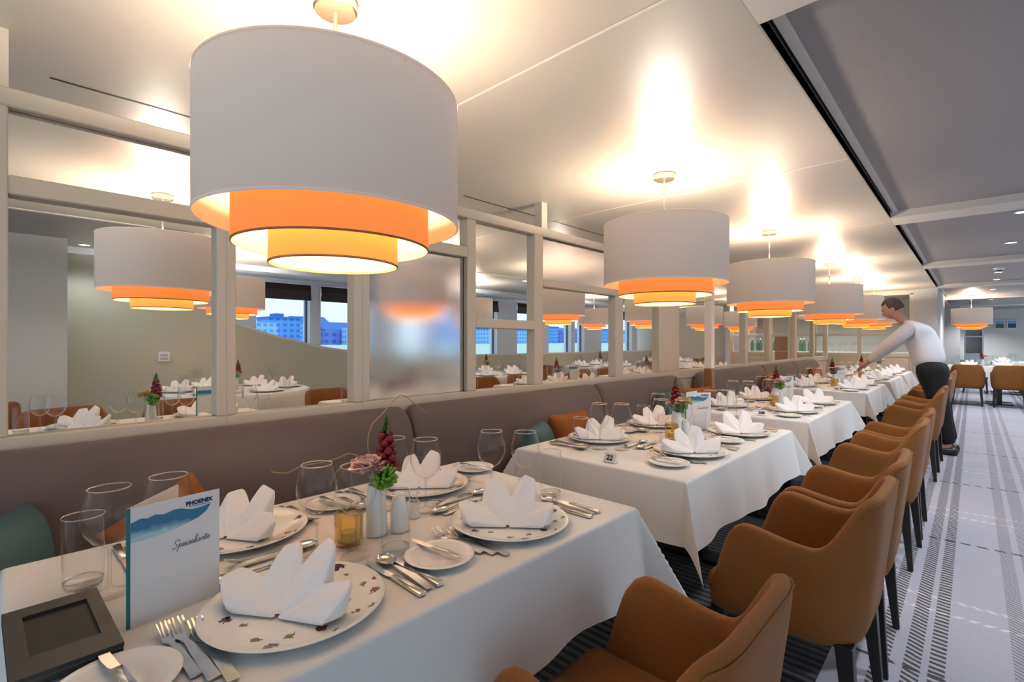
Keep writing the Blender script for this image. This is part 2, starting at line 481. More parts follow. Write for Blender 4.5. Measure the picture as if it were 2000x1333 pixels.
bl = [(92, 28, 13, 'fac2', 'tower', 'pale blue harbour block with round rooftop tower seen through the window'),
      (110, 18, 16, 'fac1', 'flat', 'blue flat-roofed quayside block beside the tower building, seen through window'),
      (126, 22, 14, 'fac2', 'gable', 'pale blue gabled harbour house between two window posts'),
      (146, 26, 10, 'fac3', 'gable', 'violet long warehouse with gable roof outside the second window'),
      (172, 22, 12, 'fac1', 'flat', 'blue harbour block next to the arched bridge'),
      (240, 40, 22, 'fac1', 'gable', 'large blue gabled building across the water in the middle windows'),
      (285, 50, 16, 'fac2', 'flat', 'long pale blue apartment row across the harbour'),
      (335, 40, 20, 'fac1', 'flat', 'tall blue block across the water behind the fourth lamp'),
      (380, 45, 15, 'fac3', 'gable', 'violet gabled block far along the harbour front'),
      (430, 40, 19, 'fac1', 'flat', 'blue flat-roofed block near the end of the harbour front'),
      (480, 50, 14, 'fac2', 'gable', 'pale blue gabled house at the end of the harbour front'),
      (545, 60, 18, 'fac1', 'flat', 'wide blue block at the farthest stretch of harbour'),
      (70, 18, 9, 'fac1', 'gable', 'small blue gabled house beyond the swooping wall')]
for q, (y, w, h, mt, rf, lb) in enumerate(bl): building(y * (1 + .09 * (q % 3)), w, h * (1 + .07 * (q % 3)) * (.72 if y > 200 else .92), M[mt], lb, rf, -285 - 25 * (q % 3))
t = thing('stone_bridge', 'pale blue arched bridge across the harbour seen through the second window', 'bridge', (-270, 158, -1))
bm = nb(); out = [(-16, 0), (-16, 10), (14, 13), (14, 0), (9, 0)] + [(2.5 + 6.5 * math.cos(a), 9.0 * math.sin(a)) for a in [PI * q / 10 for q in range(1, 10)]] + [(-4, 0)]
slab(bm, out, -3, 3); xf(bm, Matrix(((0, 0, 1, 0), (1, 0, 0, 0), (0, 1, 0, 0), (0, 0, 0, 1))))
bmesh.ops.recalc_face_normals(bm, faces=bm.faces[:]); obj('bridge_deck', bm, M['fac2'], t, smooth=False)
for i, y in enumerate((150, 156, 168)):
    tag(obj('ship_mast', tube(nb(), [(-250, y, -1), (-250, y, 20 + 3 * (i % 2))], [.35, .15], 6), M['roofblue']), ['thin blue ship mast left of the arched bridge', 'thin blue ship mast standing over the arched bridge', 'thin blue ship mast just past the arched bridge'][i], 'mast')

# ------------------------------------------------------------------ glass partition
part = struct(thing('wall_partition'))
part2 = part
def prail(name, y0, y1, z0, z1, dx=.035, mat=None):
    return obj(name, box(nb(), PX - dx, PX + dx, y0, y1, z0, z1, .004, 1), mat or M['frame'], part, smooth=False)
TOP0, TOP1, BOT, MID0, MID1 = 1.912, 1.966, .978, 1.665, 1.72
PE = 10.75
prail('bottom_rail', -1.2, 4.36, .90, BOT); prail('bottom_rail', 4.36, PE, .90, BOT)
prail('lower_panel', -1.2, 4.36, 0, .90, .02, M['frame']); prail('lower_panel', 4.36, PE, 0, .9, .02, M['frame'])
prail('top_rail', -1.2, 4.36, TOP0, TOP1); prail('top_rail', 4.36, PE, TOP0, TOP1)
posts = [(-.04, .029), (.551, .614), (1.089, 1.164), (1.748, 1.812), (2.301, 2.385), (3.247, 3.358), (3.952, 4.355), (6.15, 6.25), (7.10, 7.2), (8.4, 8.5), (9.6, 9.7), (10.65, 10.75)]
for a, b in posts:
    prail('post', a, b, BOT, TOP0)
    if b < 1.2 and a > 0: obj('groove', box(nb(), PX + .034, PX + .0365, (a + b) / 2 - .002, (a + b) / 2 + .002, BOT - .06, TOP1), M['greywall'], part, smooth=False)
def ppane(y0, y1, z0, z1, frost=False):
    obj('frosted_pane' if frost else 'pane', box(nb(), PX - .006, PX + .006, y0, y1, z0, z1), M['frost' if frost else 'pane'], part, smooth=False)
def bay(i, mid, frost_low=False, frost_up=False):
    a, b = posts[i][1], posts[i + 1][0]
    if mid is None: ppane(a, b, BOT, TOP0); return
    prail('mid_rail', a, b, mid[0], mid[1]); ppane(a, b, BOT, mid[0], frost_low); ppane(a, b, mid[1], TOP0, frost_up)
bay(0, (MID0, MID1)); bay(1, (MID0, MID1)); bay(2, (1.70, 1.757), True); bay(3, (1.321, 1.375)); bay(4, (1.594, 1.642), False, True); bay(5, None)
for i in range(7, 11): bay(i, (1.594, 1.642) if i % 2 else None)
# free post with brown foot between the benches
fp = struct(thing('pillar_1', loc=(-1.74, 4.46, 0)))
obj('shaft', box(nb(), -.035, .035, -.035, .035, 1.0, CE, .006), M['post'], fp, smooth=False)
obj('wooden_foot', box(nb(), -.036, .036, -.036, .036, 0, 1.0, .004), M['wood'], fp, smooth=False)

# cross partition / serving station at the end of the benches
cp = struct(thing('wall_cross_partition', loc=(0, 10.8, 0)))
def cbox(name, x0, x1, z0, z1, mat='frame', dy=.03): return obj(name, box(nb(), x0, x1, -dy, dy, z0, z1, .003, 1), M[mat], cp, smooth=False)
cxs = [-3.74, -3.42, -2.98, -2.62, -2.2, -1.5, -.76]
for x_ in cxs: cbox('post', x_ - .03, x_ + .03, 0, 2.07)
cbox('top_rail', -3.77, -.73, 2.05, CE)
for a, b in zip(cxs, cxs[1:]):
    if (a, b) == (-2.98, -2.62):
        cbox('wooden_door', a + .08, b - .05, 0, 1.34, 'wood', .02); cbox('mid_rail', a + .03, b - .03, 1.34, 1.40); continue
    cbox('lower_panel', a + .03, b - .03, 0, .97, 'frame', .02); cbox('low_rail', a + .03, b - .03, .97, 1.03)
    cbox('mid_rail', a + .03, b - .03, 1.345, 1.40)
    cbox('pane', a + .03, b - .03, 1.03, 1.345, 'pane', .004); cbox('pane', a + .03, b - .03, 1.40, 2.05, 'pane', .004)

# ------------------------------------------------------------------ banquette benches
def profile_back(h):
    return [(.0, .42), (.012, .6), (.005, .80), (-.02, .895), (-.06, .94), (-.095, .95), (-.112, .94), (-.117, .9), (-.117, .3), (0, .3)]
def bench(name, label, y0, y1, seams, dx=0):
    t = thing(name, label, 'bench', (-1.855 + dx, 0, 0))
    ys = [y0] + seams + [y1]
    for a, b in zip(ys, ys[1:]):
        bm = nb(); rings = []
        us = [0, .004, .010, .018, .028, .042, .07, .12, .3, .5, .7, .88, .93, .958, .972, .982, .990, .996, 1]
        for u in us:
            y = a + .004 + (b - a - .008) * u
            e = min(u, 1 - u) * (b - a) / .04
            s = 1 - .04 * max(0, 1 - e) ** 2.5
            z_ = profile_back(0)
            big = 1.0
            if (b == y1 and u > .5) or (a == y0 and u < .5 and y0 > 3):
                ee = min(1, min(u, 1 - u) * (b - a) / .13); big = 1 - .11 * (1 - ee) ** 2.4
            rings.append([bm.verts.new((-.065 + (x + .065) * s, y, z * s * big)) for x, z in z_])
        for r, q in zip(rings, rings[1:]):
            for j in range(len(r)): bm.faces.new((r[j], q[j], q[(j + 1) % len(r)], r[(j + 1) % len(r)]))
        bm.faces.new(rings[0]); bm.faces.new(rings[-1][::-1])
        bmesh.ops.recalc_face_normals(bm, faces=bm.faces[:])
        obj('backrest', bm, M['bench'], t, sub=1)
        bm = nb(); box(bm, .0, .50, a + .003, b - .003, .30, .45, .035, 3)
        obj('seat', bm, M['bench'], t)
    obj('plinth', box(nb(), -.1, .44, y0, y1, 0, .30), M['blackwood'], t, smooth=False)
    return t
bench('banquette_bench', 'long taupe upholstered banquette under the glass partition by the nearest tables', -1.2, 4.28, [1.33, 2.90])
bench('banquette_bench', 'second taupe banquette past the white post, running to the serving station', 4.62, 9.55, [6.6, 8.05], .0)

def cushion(loc, rot, label, mat, size=.42, tilt=.28):
    bm = nb(); n = 10
    for sgn in (1, -1):
        g = [[None] * (n + 1) for _ in range(n + 1)]
        for i in range(n + 1):
            for j in range(n + 1):
                u, v = i / n * 2 - 1, j / n * 2 - 1
                pin = 1 - .07 * (1 - abs(u) ** 2) * abs(v) ** 3; pin2 = 1 - .07 * (1 - abs(v) ** 2) * abs(u) ** 3
                th = .075 * (max(0, (1 - u ** 4) * (1 - v ** 4))) ** .5
                g[i][j] = bm.verts.new((sgn * th, u * size / 2 * pin2, v * size / 2 * pin))
        for i in range(n):
            for j in range(n): bm.faces.new((g[i][j], g[i + 1][j], g[i + 1][j + 1], g[i][j + 1]))
    bmesh.ops.remove_doubles(bm, verts=bm.verts[:], dist=.0005); bmesh.ops.recalc_face_normals(bm, faces=bm.faces[:])
    o = obj('cushion', bm, M[mat], sub=1); o.location = loc; o.rotation_euler = rot
    return tag(o, label, 'cushion')
cushion((-1.68, .0, .645), (0, -.12, 1.07), 'teal cushion leaning on the banquette behind the near corner of the nearest table', 'teal', .38)
cushion((-1.735, .37, .66), (.5, -.2, .0), 'rust cushion on the banquette behind the wine glasses of the nearest table', 'rust', .30)
cushion((-1.70, 2.04, .635), (0, -.25, .5), 'teal cushion on the banquette at the bench corner of the second table', 'teal', .36)
cushion((-1.745, 2.38, .65), (0, -.22, 0), 'rust cushion on the banquette behind the teal one at the second table', 'rust', .38)
cushion((-1.735, 3.72, .665), (0, -.22, 0), 'teal cushion at the end of the first banquette, third table', 'teal', .42)
cushion((-1.70, 4.12, .665), (0, -.2, -.3), 'rust cushion at the rounded end of the first banquette', 'rust', .42)
cushion((-1.74, 6.35, .67), (0, -.2, 0), 'rust cushion on the second banquette near its first seam', 'rust', .42)
cushion((-1.72, 8.55, .67), (0, -.2, 0), 'rust cushion near the far end of the second banquette', 'rust', .42)

# ------------------------------------------------------------------ pendant lamps
def make_pendant():
    t = thing('pendant_lamp', 'x', 'lamp')       # origin on the ceiling above
    R1, R2, R3 = .314, .237, .157
    zt, z1, z2, z3 = -.265, -.583, -.642, -.686
    bm = nb(); lathe(bm, [(0, 0), (.052, 0), (.055, -.003), (.055, -.026), (.05, -.03), (0, -.03)], 32); obj('canopy', bm, M['brushed'], t, smooth='auto')
    obj('rod', tube(nb(), [(0, 0, -.03), (0, 0, zt - .02)], .0055, 10), M['brushed'], t)
    sp = nb()
    for a in range(3):
        c, s = math.cos(a * 2 * PI / 3), math.sin(a * 2 * PI / 3)
        tube(sp, [(0, 0, zt - .02), (R1 * c, R1 * s, zt - .012)], .003, 6)
    obj('spider', sp, M['brushed'], t)
    o = obj('outer_shade', lathe(nb(), [(R1, zt), (R1, z1), (R1 - .002, z1)], 72), M['shade_out'], t)
    obj('lining', lathe(nb(), [(R1 - .002, z1), (R1 - .002, zt), (R1, zt)], 72), M['shade_in'], o)
    bm = nb(); lathe(bm, [(R1 - .001, z1 - .0015), (R1 + .0015, z1), (R1 + .0015, z1 + .005)], 72); lathe(bm, [(R1 + .0015, zt - .005), (R1 + .0015, zt), (R1 - .001, zt + .001)], 72)
    obj('binding', bm, M['shade_out'], o)
    o = obj('middle_shade', lathe(nb(), [(R2, z1 + .10), (R2, z2), (R2 - .002, z2)], 64), M['shade_mid'], t)
    obj('lining', lathe(nb(), [(R2 - .002, z2), (R2 - .002, z1 + .10), (R2, z1 + .1)], 64), M['shade_midin'], o)
    obj('binding', lathe(nb(), [(R2 - .002, z2 - .001), (R2 + .001, z2), (R2 + .001, z2 + .004)], 64), M['trimband'], o)
    o = obj('inner_shade', lathe(nb(), [(R3, z2 + .09), (R3, z3), (R3 - .002, z3)], 56), M['shade_low'], t)
    obj('binding', lathe(nb(), [(R3 - .002, z3 - .001), (R3 + .001, z3), (R3 + .001, z3 + .004)], 56), M['trimband'], o)
    obj('diffuser', lathe(nb(), [(0, z3 + .006), (R3 - .003, z3 + .006)], 56), M['diffuser'], t)
    return t
PEND = Stock(make_pendant())
def lamp_light(x, y, z, e):
    l = bpy.data.lights.new('pendant_bulb', 'POINT'); l.energy = e; l.color = (1., .88, .70); l.shadow_soft_size = .045
    o = bpy.data.objects.new('pendant_bulb', l); COL.objects.link(o); o.location = (x, y, z)
PE_W = 29.
rowA = [.607, 2.43, 4.261, 6.511, 8.256, 9.965]
rowB = [.70, 2.52, 4.56, 6.69, 8.87, 10.75]
seen = {0: 'largest white drum pendant with orange tiers over the nearest table', 1: 'second white drum pendant, over the table marked 22', 2: 'third white drum pendant in the row, over the third bench table', 3: 'fourth white drum pendant in the front row, past the white post', 4: 'fifth white drum pendant in the front row, above the farther tables', 5: "sixth white drum pendant, beside the waiter's head"}
for i, y in enumerate(rowA):
    lx_ = -1.2 if i == 0 else -1.185
    PEND.put((lx_, y, CE), 0, seen[i], 'drum pendants over the bench tables'); lamp_light(lx_, y, CE - .33, PE_W)
for i, y in enumerate(rowB):
    PEND.put((-3.55, y, CE), 0, '%s white drum pendant behind the glass partition, counted from the camera' % ORD[i], 'drum pendants behind the partition'); lamp_light(-3.55, y, CE - .33, PE_W * 1.15)
for i, y in enumerate((1.75, 5.2, 8.6, 11.6)):
    PEND.put((-5.75, y, CE + .045), 0, 'white drum pendant over the %s round table by the windows' % ORD[i], 'drum pendants over round tables'); lamp_light(-5.75, y, CE - .29, PE_W * 1.7)
PEND.put((-.02, 13.6, CE + .045), 0, 'white drum pendant over the far table at the end of the aisle', 'drum pendant at the aisle end'); lamp_light(-.02, 13.6, CE - .29, PE_W)

# ------------------------------------------------------------------ armchair
def make_chair(fab, name='dining_armchair'):
    t = thing(name, 'x', 'chair')
    bm = nb(); rings = []
    NT = 30
    def plan(s):
        # s 0..1 along U: left arm front -> back -> right arm front ; front is -x
        L1, rr, W, B = .235, .15, .272, .235
        xa = B - rr; arc = PI / 2 * rr; st = 2 * (W - rr)
        tot = 2 * (L1 - .0) + 2 * arc + st
        d = s * tot
        if d < L1: return Vector((xa - L1 + d, -W)), Vector((0, -1))
        d -= L1
        if d < arc: a = d / rr; return Vector((xa + rr * math.sin(a), -(W - rr) - rr * math.cos(a))), Vector((math.sin(a), -math.cos(a)))
        d -= arc
        if d < st: return Vector((B, -(W - rr) + d)), Vector((1, 0))
        d -= st
        if d < arc: a = d / rr; return Vector((xa + rr * math.cos(a), (W - rr) + rr * math.sin(a))), Vector((math.cos(a), math.sin(a)))
        d -= arc
        return Vector((xa - d, W)), Vector((0, 1))
    def sstep(a, b, v): v = max(0, min(1, (v - a) / (b - a))); return v * v * (3 - 2 * v)
    for i in range(NT + 1):
        s = i / NT; p, n = plan(s); q = min(s, 1 - s)
        h = .665 - .032 * sstep(.02, .2, q) + .165 * sstep(.228, .345, q) + .006 * q
        w = max(0, 1 - q / .2)
        endr = max(0, 1 - q / .035)
        h -= .035 * endr ** 2.5
        th = .05 - .008 * sstep(.15, .3, q)
        ring = []
        def P(off, z, keep=0):
            k2 = (z - .33) / (h - .33)
            sc_ = .90 + .10 * min(1, max(0, (z - .33) / .45)) if not keep else .9 + .1 * min(1, max(0, (z - .33) / .45))
            lean = .025 * sstep(.2, .35, q) * max(0, (z - .45)) / .35
            c = p * sc_ + n * (off + lean)
            x = c.x - w * (.655 - z) * .33
            if n.x > .5 : x += 0
            return bm.verts.new((x, c.y, z))
        prof = [(-.045, .335), (-.012, .345), (0, .40), (0, .5), (0, h - .10), (0, h - .022), (-th * .18, h - .006), (-th * .5, h), (-th * .82, h - .006), (-th, h - .022), (-th, h - .12), (-th * 1.0, .46), (-th * 1.0, .36)]
        ring = [P(o_, z_) for o_, z_ in prof]
        rings.append(ring)
    for a, b in zip(rings, rings[1:]):
        for j in range(len(a)): bm.faces.new((a[j], b[j], b[(j + 1) % len(a)], a[(j + 1) % len(a)]))
    bm.faces.new(rings[0]); bm.faces.new(rings[-1][::-1])
    bmesh.ops.recalc_face_normals(bm, faces=bm.faces[:])
    sh = obj('backrest', bm, fab, t, sub=1)
    pts = []
    for i in range(9, NT - 8):
        v = [sh.data.vertices[i * 13 + 6].co, sh.data.vertices[i * 13 + 5].co]
        pts.append(v[0] * .6 + v[1] * .4 + Vector((.001, 0, -.002)))
    obj('piping', tube(nb(), pts, [.0004] + [.0016] * (len(pts) - 2) + [.0004], 5), fab, sh)
    bm = nb(); box(bm, -.245, .17, -.222, .222, .335, .452, .045, 4)
    for v in bm.verts:
        if v.co.z < .39: v.co.x *= .96; v.co.y *= .95
        v.co.z += .012 * (1 - (v.co.y / .24) ** 2) * (1 if v.co.z > .42 else 0)
    obj('seat', bm, fab, t)
    for sx, sy in ((-1, -1), (-1, 1), (1, -1), (1, 1)):
        x, y = (-.195 if sx < 0 else .165), .19 * sy
        bm = nb()
        for (u, v_, z, w) in ((0, 0, .36, .021), (.1, .1, 0, .0125)):
            pass
        a = [bm.verts.new((x + dx * .023, y + dy * .023, .36)) for dx, dy in ((-1, -1), (1, -1), (1, 1), (-1, 1))]
        b = [bm.verts.new((x + sx * .03 + dx * .012, y + sy * .025 + dy * .012, 0)) for dx, dy in ((-1, -1), (1, -1), (1, 1), (-1, 1))]
        for j in range(4): bm.faces.new((a[j], b[j], b[(j + 1) % 4], a[(j + 1) % 4]))
        bm.faces.new(a[::-1]); bm.faces.new(b); bmesh.ops.recalc_face_normals(bm, faces=bm.faces[:])
        obj('leg', bm, M['blackwood'], t, smooth=False, bevel=.003)
    return t
CH = Stock(make_chair(M['chair']))
cl = [(.885, 'ochre upholstered armchair at the nearest table, cropped by the lower picture edge'), (1.91, 'ochre armchair at the second bench table, nearer of its two aisle chairs'), (2.48, 'ochre armchair at the second bench table, farther of its two aisle chairs'),
      (3.64, 'ochre armchair at the third bench table, nearer of its two aisle chairs'), (4.22, 'ochre armchair at the third bench table, farther of its two aisle chairs'), (5.95, 'ochre armchair at the fourth bench table, nearer of its two aisle chairs'), (6.56, "ochre armchair at the fourth bench table, just in front of the waiter's legs"),
      (8.05, 'ochre armchair just beyond the waiter, fifth table'), (8.62, 'second ochre armchair beyond the waiter, fifth table'), (9.6, 'ochre armchair at the sixth table, nearer one'), (10.15, 'ochre armchair at the sixth table, last in the aisle row')]
for i, (y, lb) in enumerate(cl):
    CH.put((-.435 if i else -.50, y, 0), random.uniform(-.03, .03), lb, 'ochre armchairs along the aisle')
LC = None

# ------------------------------------------------------------------ tables and cloths
def make_cloth(lx, ly, dx, dy, seed, bs=.85):
    """cloth for a table top lx x ly centred at the origin, z=0 is the top"""
    R = random.Random(seed); bm = nb()
    ph = [R.uniform(0, 6.28) for _ in range(8)]
    a, b = lx / 2, ly / 2
    def axis(h, d, n1, n2): 
        o = [h + .004, h + .009] + [h + d * (i + 1) / n2 for i in range(n2)]
        return [-v for v in o[::-1]] + [-h] + [(-h + .006) + 2 * (h - .006) * i / n1 for i in range(n1 + 1)] + [h] + o
    U = axis(a, dx, 14, 16); V = axis(b, dy, 34, 16)
    def pos(u, v):
        if u < -a: u = -a + (u + a) * bs
        p = max(0, abs(u) - a); q = max(0, abs(v) - b); su = 1 if u > 0 else -1; sv = 1 if v > 0 else -1
        x = max(-a, min(a, u)); y = max(-b, min(b, v))
        if p == 0 and q == 0: return Vector((x, y, 0))
        rd = .008
        if q == 0:
            w = p / dx; tt = v / b
            amp = (.011 * math.sin(9 * v + ph[0]) + .006 * math.sin(21 * v + ph[1])) * w
            return Vector((x + su * (min(p, rd) + .03 * w + amp), y + .01 * w * math.sin(7 * v + ph[2]), -max(0, p - rd * .3) - .012 * math.sin(5 * v + ph[3]) * w))
        if p == 0:
            w = q / dy
            amp = (.014 * math.sin(9 * u + ph[4]) + .008 * math.sin(19 * u + ph[5])) * w
            return Vector((x + .01 * w * math.sin(8 * u + ph[6]), y + sv * (min(q, rd) + .03 * w + amp), -max(0, q - rd * .3) - .012 * math.sin(6 * u + ph[7]) * w))
        r = math.hypot(p, q); f = math.atan2(q, p); s2 = max(0, 1 - abs(f - PI / 4) / (PI / 4)) ** .9
        # edge directions blend with the hanging sides
        wx = su * (min(p, rd) + .03 * p / dx); wy = sv * (min(q, rd) + .03 * q / dy)
        o = .46 * r * s2
        return Vector((x + wx + su * o * (.72 if su * sv > 0 else .62), y + wy + sv * o * (.55 if su * sv > 0 else .7), -r * (1 - .06 * s2) + .002))
    g = [[bm.verts.new(pos(u, v)) for v in V] for u in U]
    for i in range(len(U) - 1):
        for j in range(len(V) - 1): bm.faces.new((g[i][j], g[i + 1][j], g[i + 1][j + 1], g[i][j + 1]))
    return bm
def make_round_cloth(r, drop, seed):
    R = random.Random(seed); bm = nb(); n = 64; ph = R.uniform(0, 6)
    prof = [(0, 0), (r * .6, 0), (r - .01, 0), (r + .004, -.008)] + [(r + .01, -drop * (i + 1) / 6) for i in range(6)]
    rings = []
    for (rr, z) in prof:
        if rr == 0: rings.append([bm.verts.new((0, 0, 0))]); continue
        w = max(0, -z / drop)
        rings.append([bm.verts.new(((rr + w * (.035 * math.sin(9 * 2 * PI * i / n + ph) + .03)) * math.cos(2 * PI * i / n), (rr + w * (.035 * math.sin(9 * 2 * PI * i / n + ph) + .03)) * math.sin(2 * PI * i / n), z - .03 * w * math.cos(4 * 2 * PI * i / n))) for i in range(n)])
    for A, B in zip(rings, rings[1:]):
        for i in range(n):
            j = (i + 1) % n
            if len(A) == 1: bm.faces.new((A[0], B[i], B[j]))
            else: bm.faces.new((A[i], B[i], B[j], A[j]))
    bmesh.ops.recalc_face_normals(bm, faces=bm.faces[:])
    return bm
TZ = .75
def table(cx, cy, lx, ly, label, clabel, seed, dx=.25, dy=.22, grp=None):
    t = thing('dining_table', label, 'table', (cx, cy, 0), 0, grp)
    obj('tabletop', box(nb(), -lx / 2 + .02, lx / 2 - .02, -ly / 2 + .02, ly / 2 - .02, .715, .746), M['blackwood'], t, smooth=False)
    for s in (-1, 1):
        obj('leg', box(nb(), -.035, .035, s * ly * .3 - .035, s * ly * .3 + .035, .02, .715), M['black'], t, smooth=False)
        obj('foot', box(nb(), -.20, .20, s * ly * .3 - .04, s * ly * .3 + .04, 0, .02, .004), M['black'], t, smooth=False)
    c = obj('tablecloth', make_cloth(lx, ly, dx, dy, seed), M['linen']); c.location = (cx, cy, TZ)
    tag(c, clabel, 'tablecloth')
def round_table(cx, cy, r, label, clabel, seed):
    t = thing('round_table', label, 'table', (cx, cy, 0))
    obj('tabletop', lathe(nb(), [(0, .715), (r - .005, .715), (r - .005, .744), (0, .744)], 48), M['blackwood'], t, smooth='auto')
    obj('column', lathe(nb(), [(.05, .02), (.05, .715)], 20), M['black'], t)
    obj('foot', lathe(nb(), [(0, 0), (.33, 0), (.33, .012), (.06, .03), (0, .03)], 32), M['black'], t, smooth='auto')
    c = obj('tablecloth', make_round_cloth(r, .30, seed), M['linen']); c.location = (cx, cy, TZ)
    tag(c, clabel, 'tablecloth')

# ------------------------------------------------------------------ tableware prototypes
SZ = TZ + .002
def proto(name, cat): return thing(name, 'x', cat)
def make_wine(parts=True):
    bowl = [(.0045, .094), (.012, .096), (.026, .105), (.039, .123), (.0455, .144), (.0445, .168), (.039, .192), (.0345, .209)]
    stem = [(.0045, .097), (.0036, .08), (.0034, .05), (.0042, .02), (.007, .010)]
    foot = [(.007, .010), (.018, .0055), (.034, .0025), (.036, .001), (.034, 0), (0, 0)]
    rim = [(.0337, .2092), (.0345, .2103), (.0353, .2092), (.0345, .2081), (.0337, .2092)]
    if parts:
        t = proto('wine_glass', 'glass')
        b = obj('bowl', lathe(nb(), bowl, 28), M['glass'], t); obj('rim', lathe(nb(), rim, 28), M['rimglass'], b)
        obj('stem', lathe(nb(), stem, 14), M['stemglass'], t); obj('foot', lathe(nb(), foot, 28), M['glass'], t)
        return t
    bm = nb(); lathe(bm, bowl + [(.0352, .210)], 18); lathe(bm, stem, 8); lathe(bm, foot, 18)
    return tag(obj('wine_glass', bm, M['stemglass']), 'x', 'glass')
M['rimglass'] = thin_glass('rim_glass', (.9, .92, .93), .2, 9.)
M['stemglass'] = thin_glass('stem_glass', (.94, .95, .95), .5, 2.6)
def make_tumbler(parts=True):
    wall = [(.0, .004), (.026, .0035), (.031, .008), (.0335, .02), (.034, .06), (.034, .145)]
    base = [(0, 0), (.025, 0), (.0305, .005), (.033, .018), (.0315, .016), (.026, .013), (0, .012)]
    rim = [(.0335, .1455), (.0342, .1465), (.0348, .1455), (.0342, .1445), (.0335, .1455)]
    if parts:
        t = proto('tumbler', 'glass')
        b = obj('wall', lathe(nb(), wall, 28), M['glass'], t); obj('rim', lathe(nb(), rim, 28), M['rimglass'], b)
        obj('base', lathe(nb(), base, 28), M['stemglass'], t)
        return t
    bm = nb(); lathe(bm, wall, 18); lathe(bm, base, 18)
    return tag(obj('tumbler', bm, M['stemglass']), 'x', 'glass')
def make_plate():
    prof = [(0, .004), (.10, .003), (.125, .0045), (.145, .0095), (.158, .0145), (.160, .0165), (.158, .0172), (.143, .0125), (.126, .0075), (.1, .0065), (0, .0065)]
    prof = [(r, z) for r, z in prof]
    bm = nb(); lathe(bm, [(0, 0), (.09, 0), (.092, .002)] + prof[2:], 56)
    return tag(obj('dinner_plate', bm, M['plate']), 'x', 'plate')
def make_side():
    bm = nb(); lathe(bm, [(0, 0), (.045, 0), (.047, .002), (.06, .005), (.078, .0115), (.08, .013), (.078, .0138), (.058, .008), (.05, .0048), (0, .0045)], 44)
    return tag(obj('side_plate', bm, M['porcelain']), 'x', 'plate')
def make_napkin(seed):
    R = random.Random(seed); bm = nb()
    # lily fan: pinch at the front (0,-.02), pleats radiate; ridges and valleys alternate
    az = [-100, -82, -68, -50, -33, -17, -1, 15, 31, 47, 63, 80, 98]
    rad = [.105, .138, .134, .092, .126, .130, .086, .132, .132, .092, .130, .136, .100]
    hgt = [.010, .050, .056, .040, .092, .100, .060, .108, .104, .048, .054, .046, .006]
    NA, NR = (len(az) - 1) * 4, 9
    def samp(arr, s):
        i = min(int(s), len(arr) - 2); f = s - i; f = f * f * (3 - 2 * f) * .35 + f * .65
        return arr[i] * (1 - f) + arr[i + 1] * f
    j1 = [R.uniform(.9, 1.1) for _ in az]; j2 = [R.uniform(-3.5, 3.5) for _ in az]
    az = [a_ + b_ for a_, b_ in zip(az, j2)]; rad = [a_ * b_ for a_, b_ in zip(rad, j1)]; hgt = [a_ * R.uniform(.9, 1.08) for a_ in hgt]
    g, bk = [], []
    for i in range(NA + 1):
        s = i / 4; A = math.radians(samp(az, s)); r = samp(rad, s); h = samp(hgt, s)
        row, rb = [], []
        for k_ in range(NR + 1):
            t_ = k_ / NR; rr = r * (.04 + .96 * t_)
            z = .004 + h * (t_ ** 1.05) * (1.12 - .12 * t_) + .006 * math.sin(3 * t_ * PI + i * .7) * t_ * (1 - t_)
            row.append(bm.verts.new((rr * math.sin(A) * 1.05, -.055 + rr * math.cos(A) * .92, z)))
        g.append(row)
        for q, zz in ((.985, .55), (.94, .08)):
            rb.append(bm.verts.new((r * q * math.sin(A) * 1.02, -.055 + r * q * math.cos(A) * .9, .004 + h * zz)))
        bk.append(rb)
    for i in range(NA):
        for k_ in range(NR): bm.faces.new((g[i][k_], g[i + 1][k_], g[i + 1][k_ + 1], g[i][k_ + 1]))
        bm.faces.new((g[i][NR], g[i + 1][NR], bk[i + 1][0], bk[i][0])); bm.faces.new((bk[i][0], bk[i + 1][0], bk[i + 1][1], bk[i][1]))
    # folded front lips left and right of the pinch
    for row in (g[0], g[NA]):
        low = [bm.verts.new((v.co.x * .97, v.co.y - .004 + .012 * (k_ / NR), .001)) for k_, v in enumerate(row)]
        for k_ in range(NR): bm.faces.new((row[k_], row[k_ + 1], low[k_ + 1], low[k_]))
    bmesh.ops.recalc_face_normals(bm, faces=bm.faces[:])
    bmesh.ops.scale(bm, vec=(.93, .93, 1), verts=bm.verts[:])
    o = obj('folded_napkin', bm, M['napkin'], sub=1)
    return tag(o, 'x', 'napkin')
M['napkin'] = simple('napkin_cotton', (.82, .82, .83), .8, Sheen_Weight=.1)
def make_fork(L=.20):
    pts = [(-.0088, 0), (-.0085, .05), (-.0075, .09), (-.0055, .115), (-.0042, .132), (-.0065, .144), (-.0115, .153), (-.012, .195), (-.0105, .199), (-.009, .195), (-.0085, .166), (-.0060, .163), (-.0052, .166), (-.005, .199), (-.0035, .2), (-.002, .197), (-.0018, .164), (0, .162)]
    out = pts + [(-x, y) for x, y in pts[::-1][1:]]
    k_ = L / .2
    zf = lambda x, y: .006 + .007 * math.sin(min(1, max(0, (y - .11) / .09)) * PI) * -.6 + (.010 * max(0, (y - .15) / .05) ** 2 if y > .15 else 0) - .004 * (1 - y / .2)
    bm = nb(); slab(bm, out, 0, .0022, zf)
    bmesh.ops.scale(bm, vec=(k_, k_, 1), verts=bm.verts[:])
    return tag(obj('fork', bm, M['steel'], smooth='auto'), 'x', 'fork')
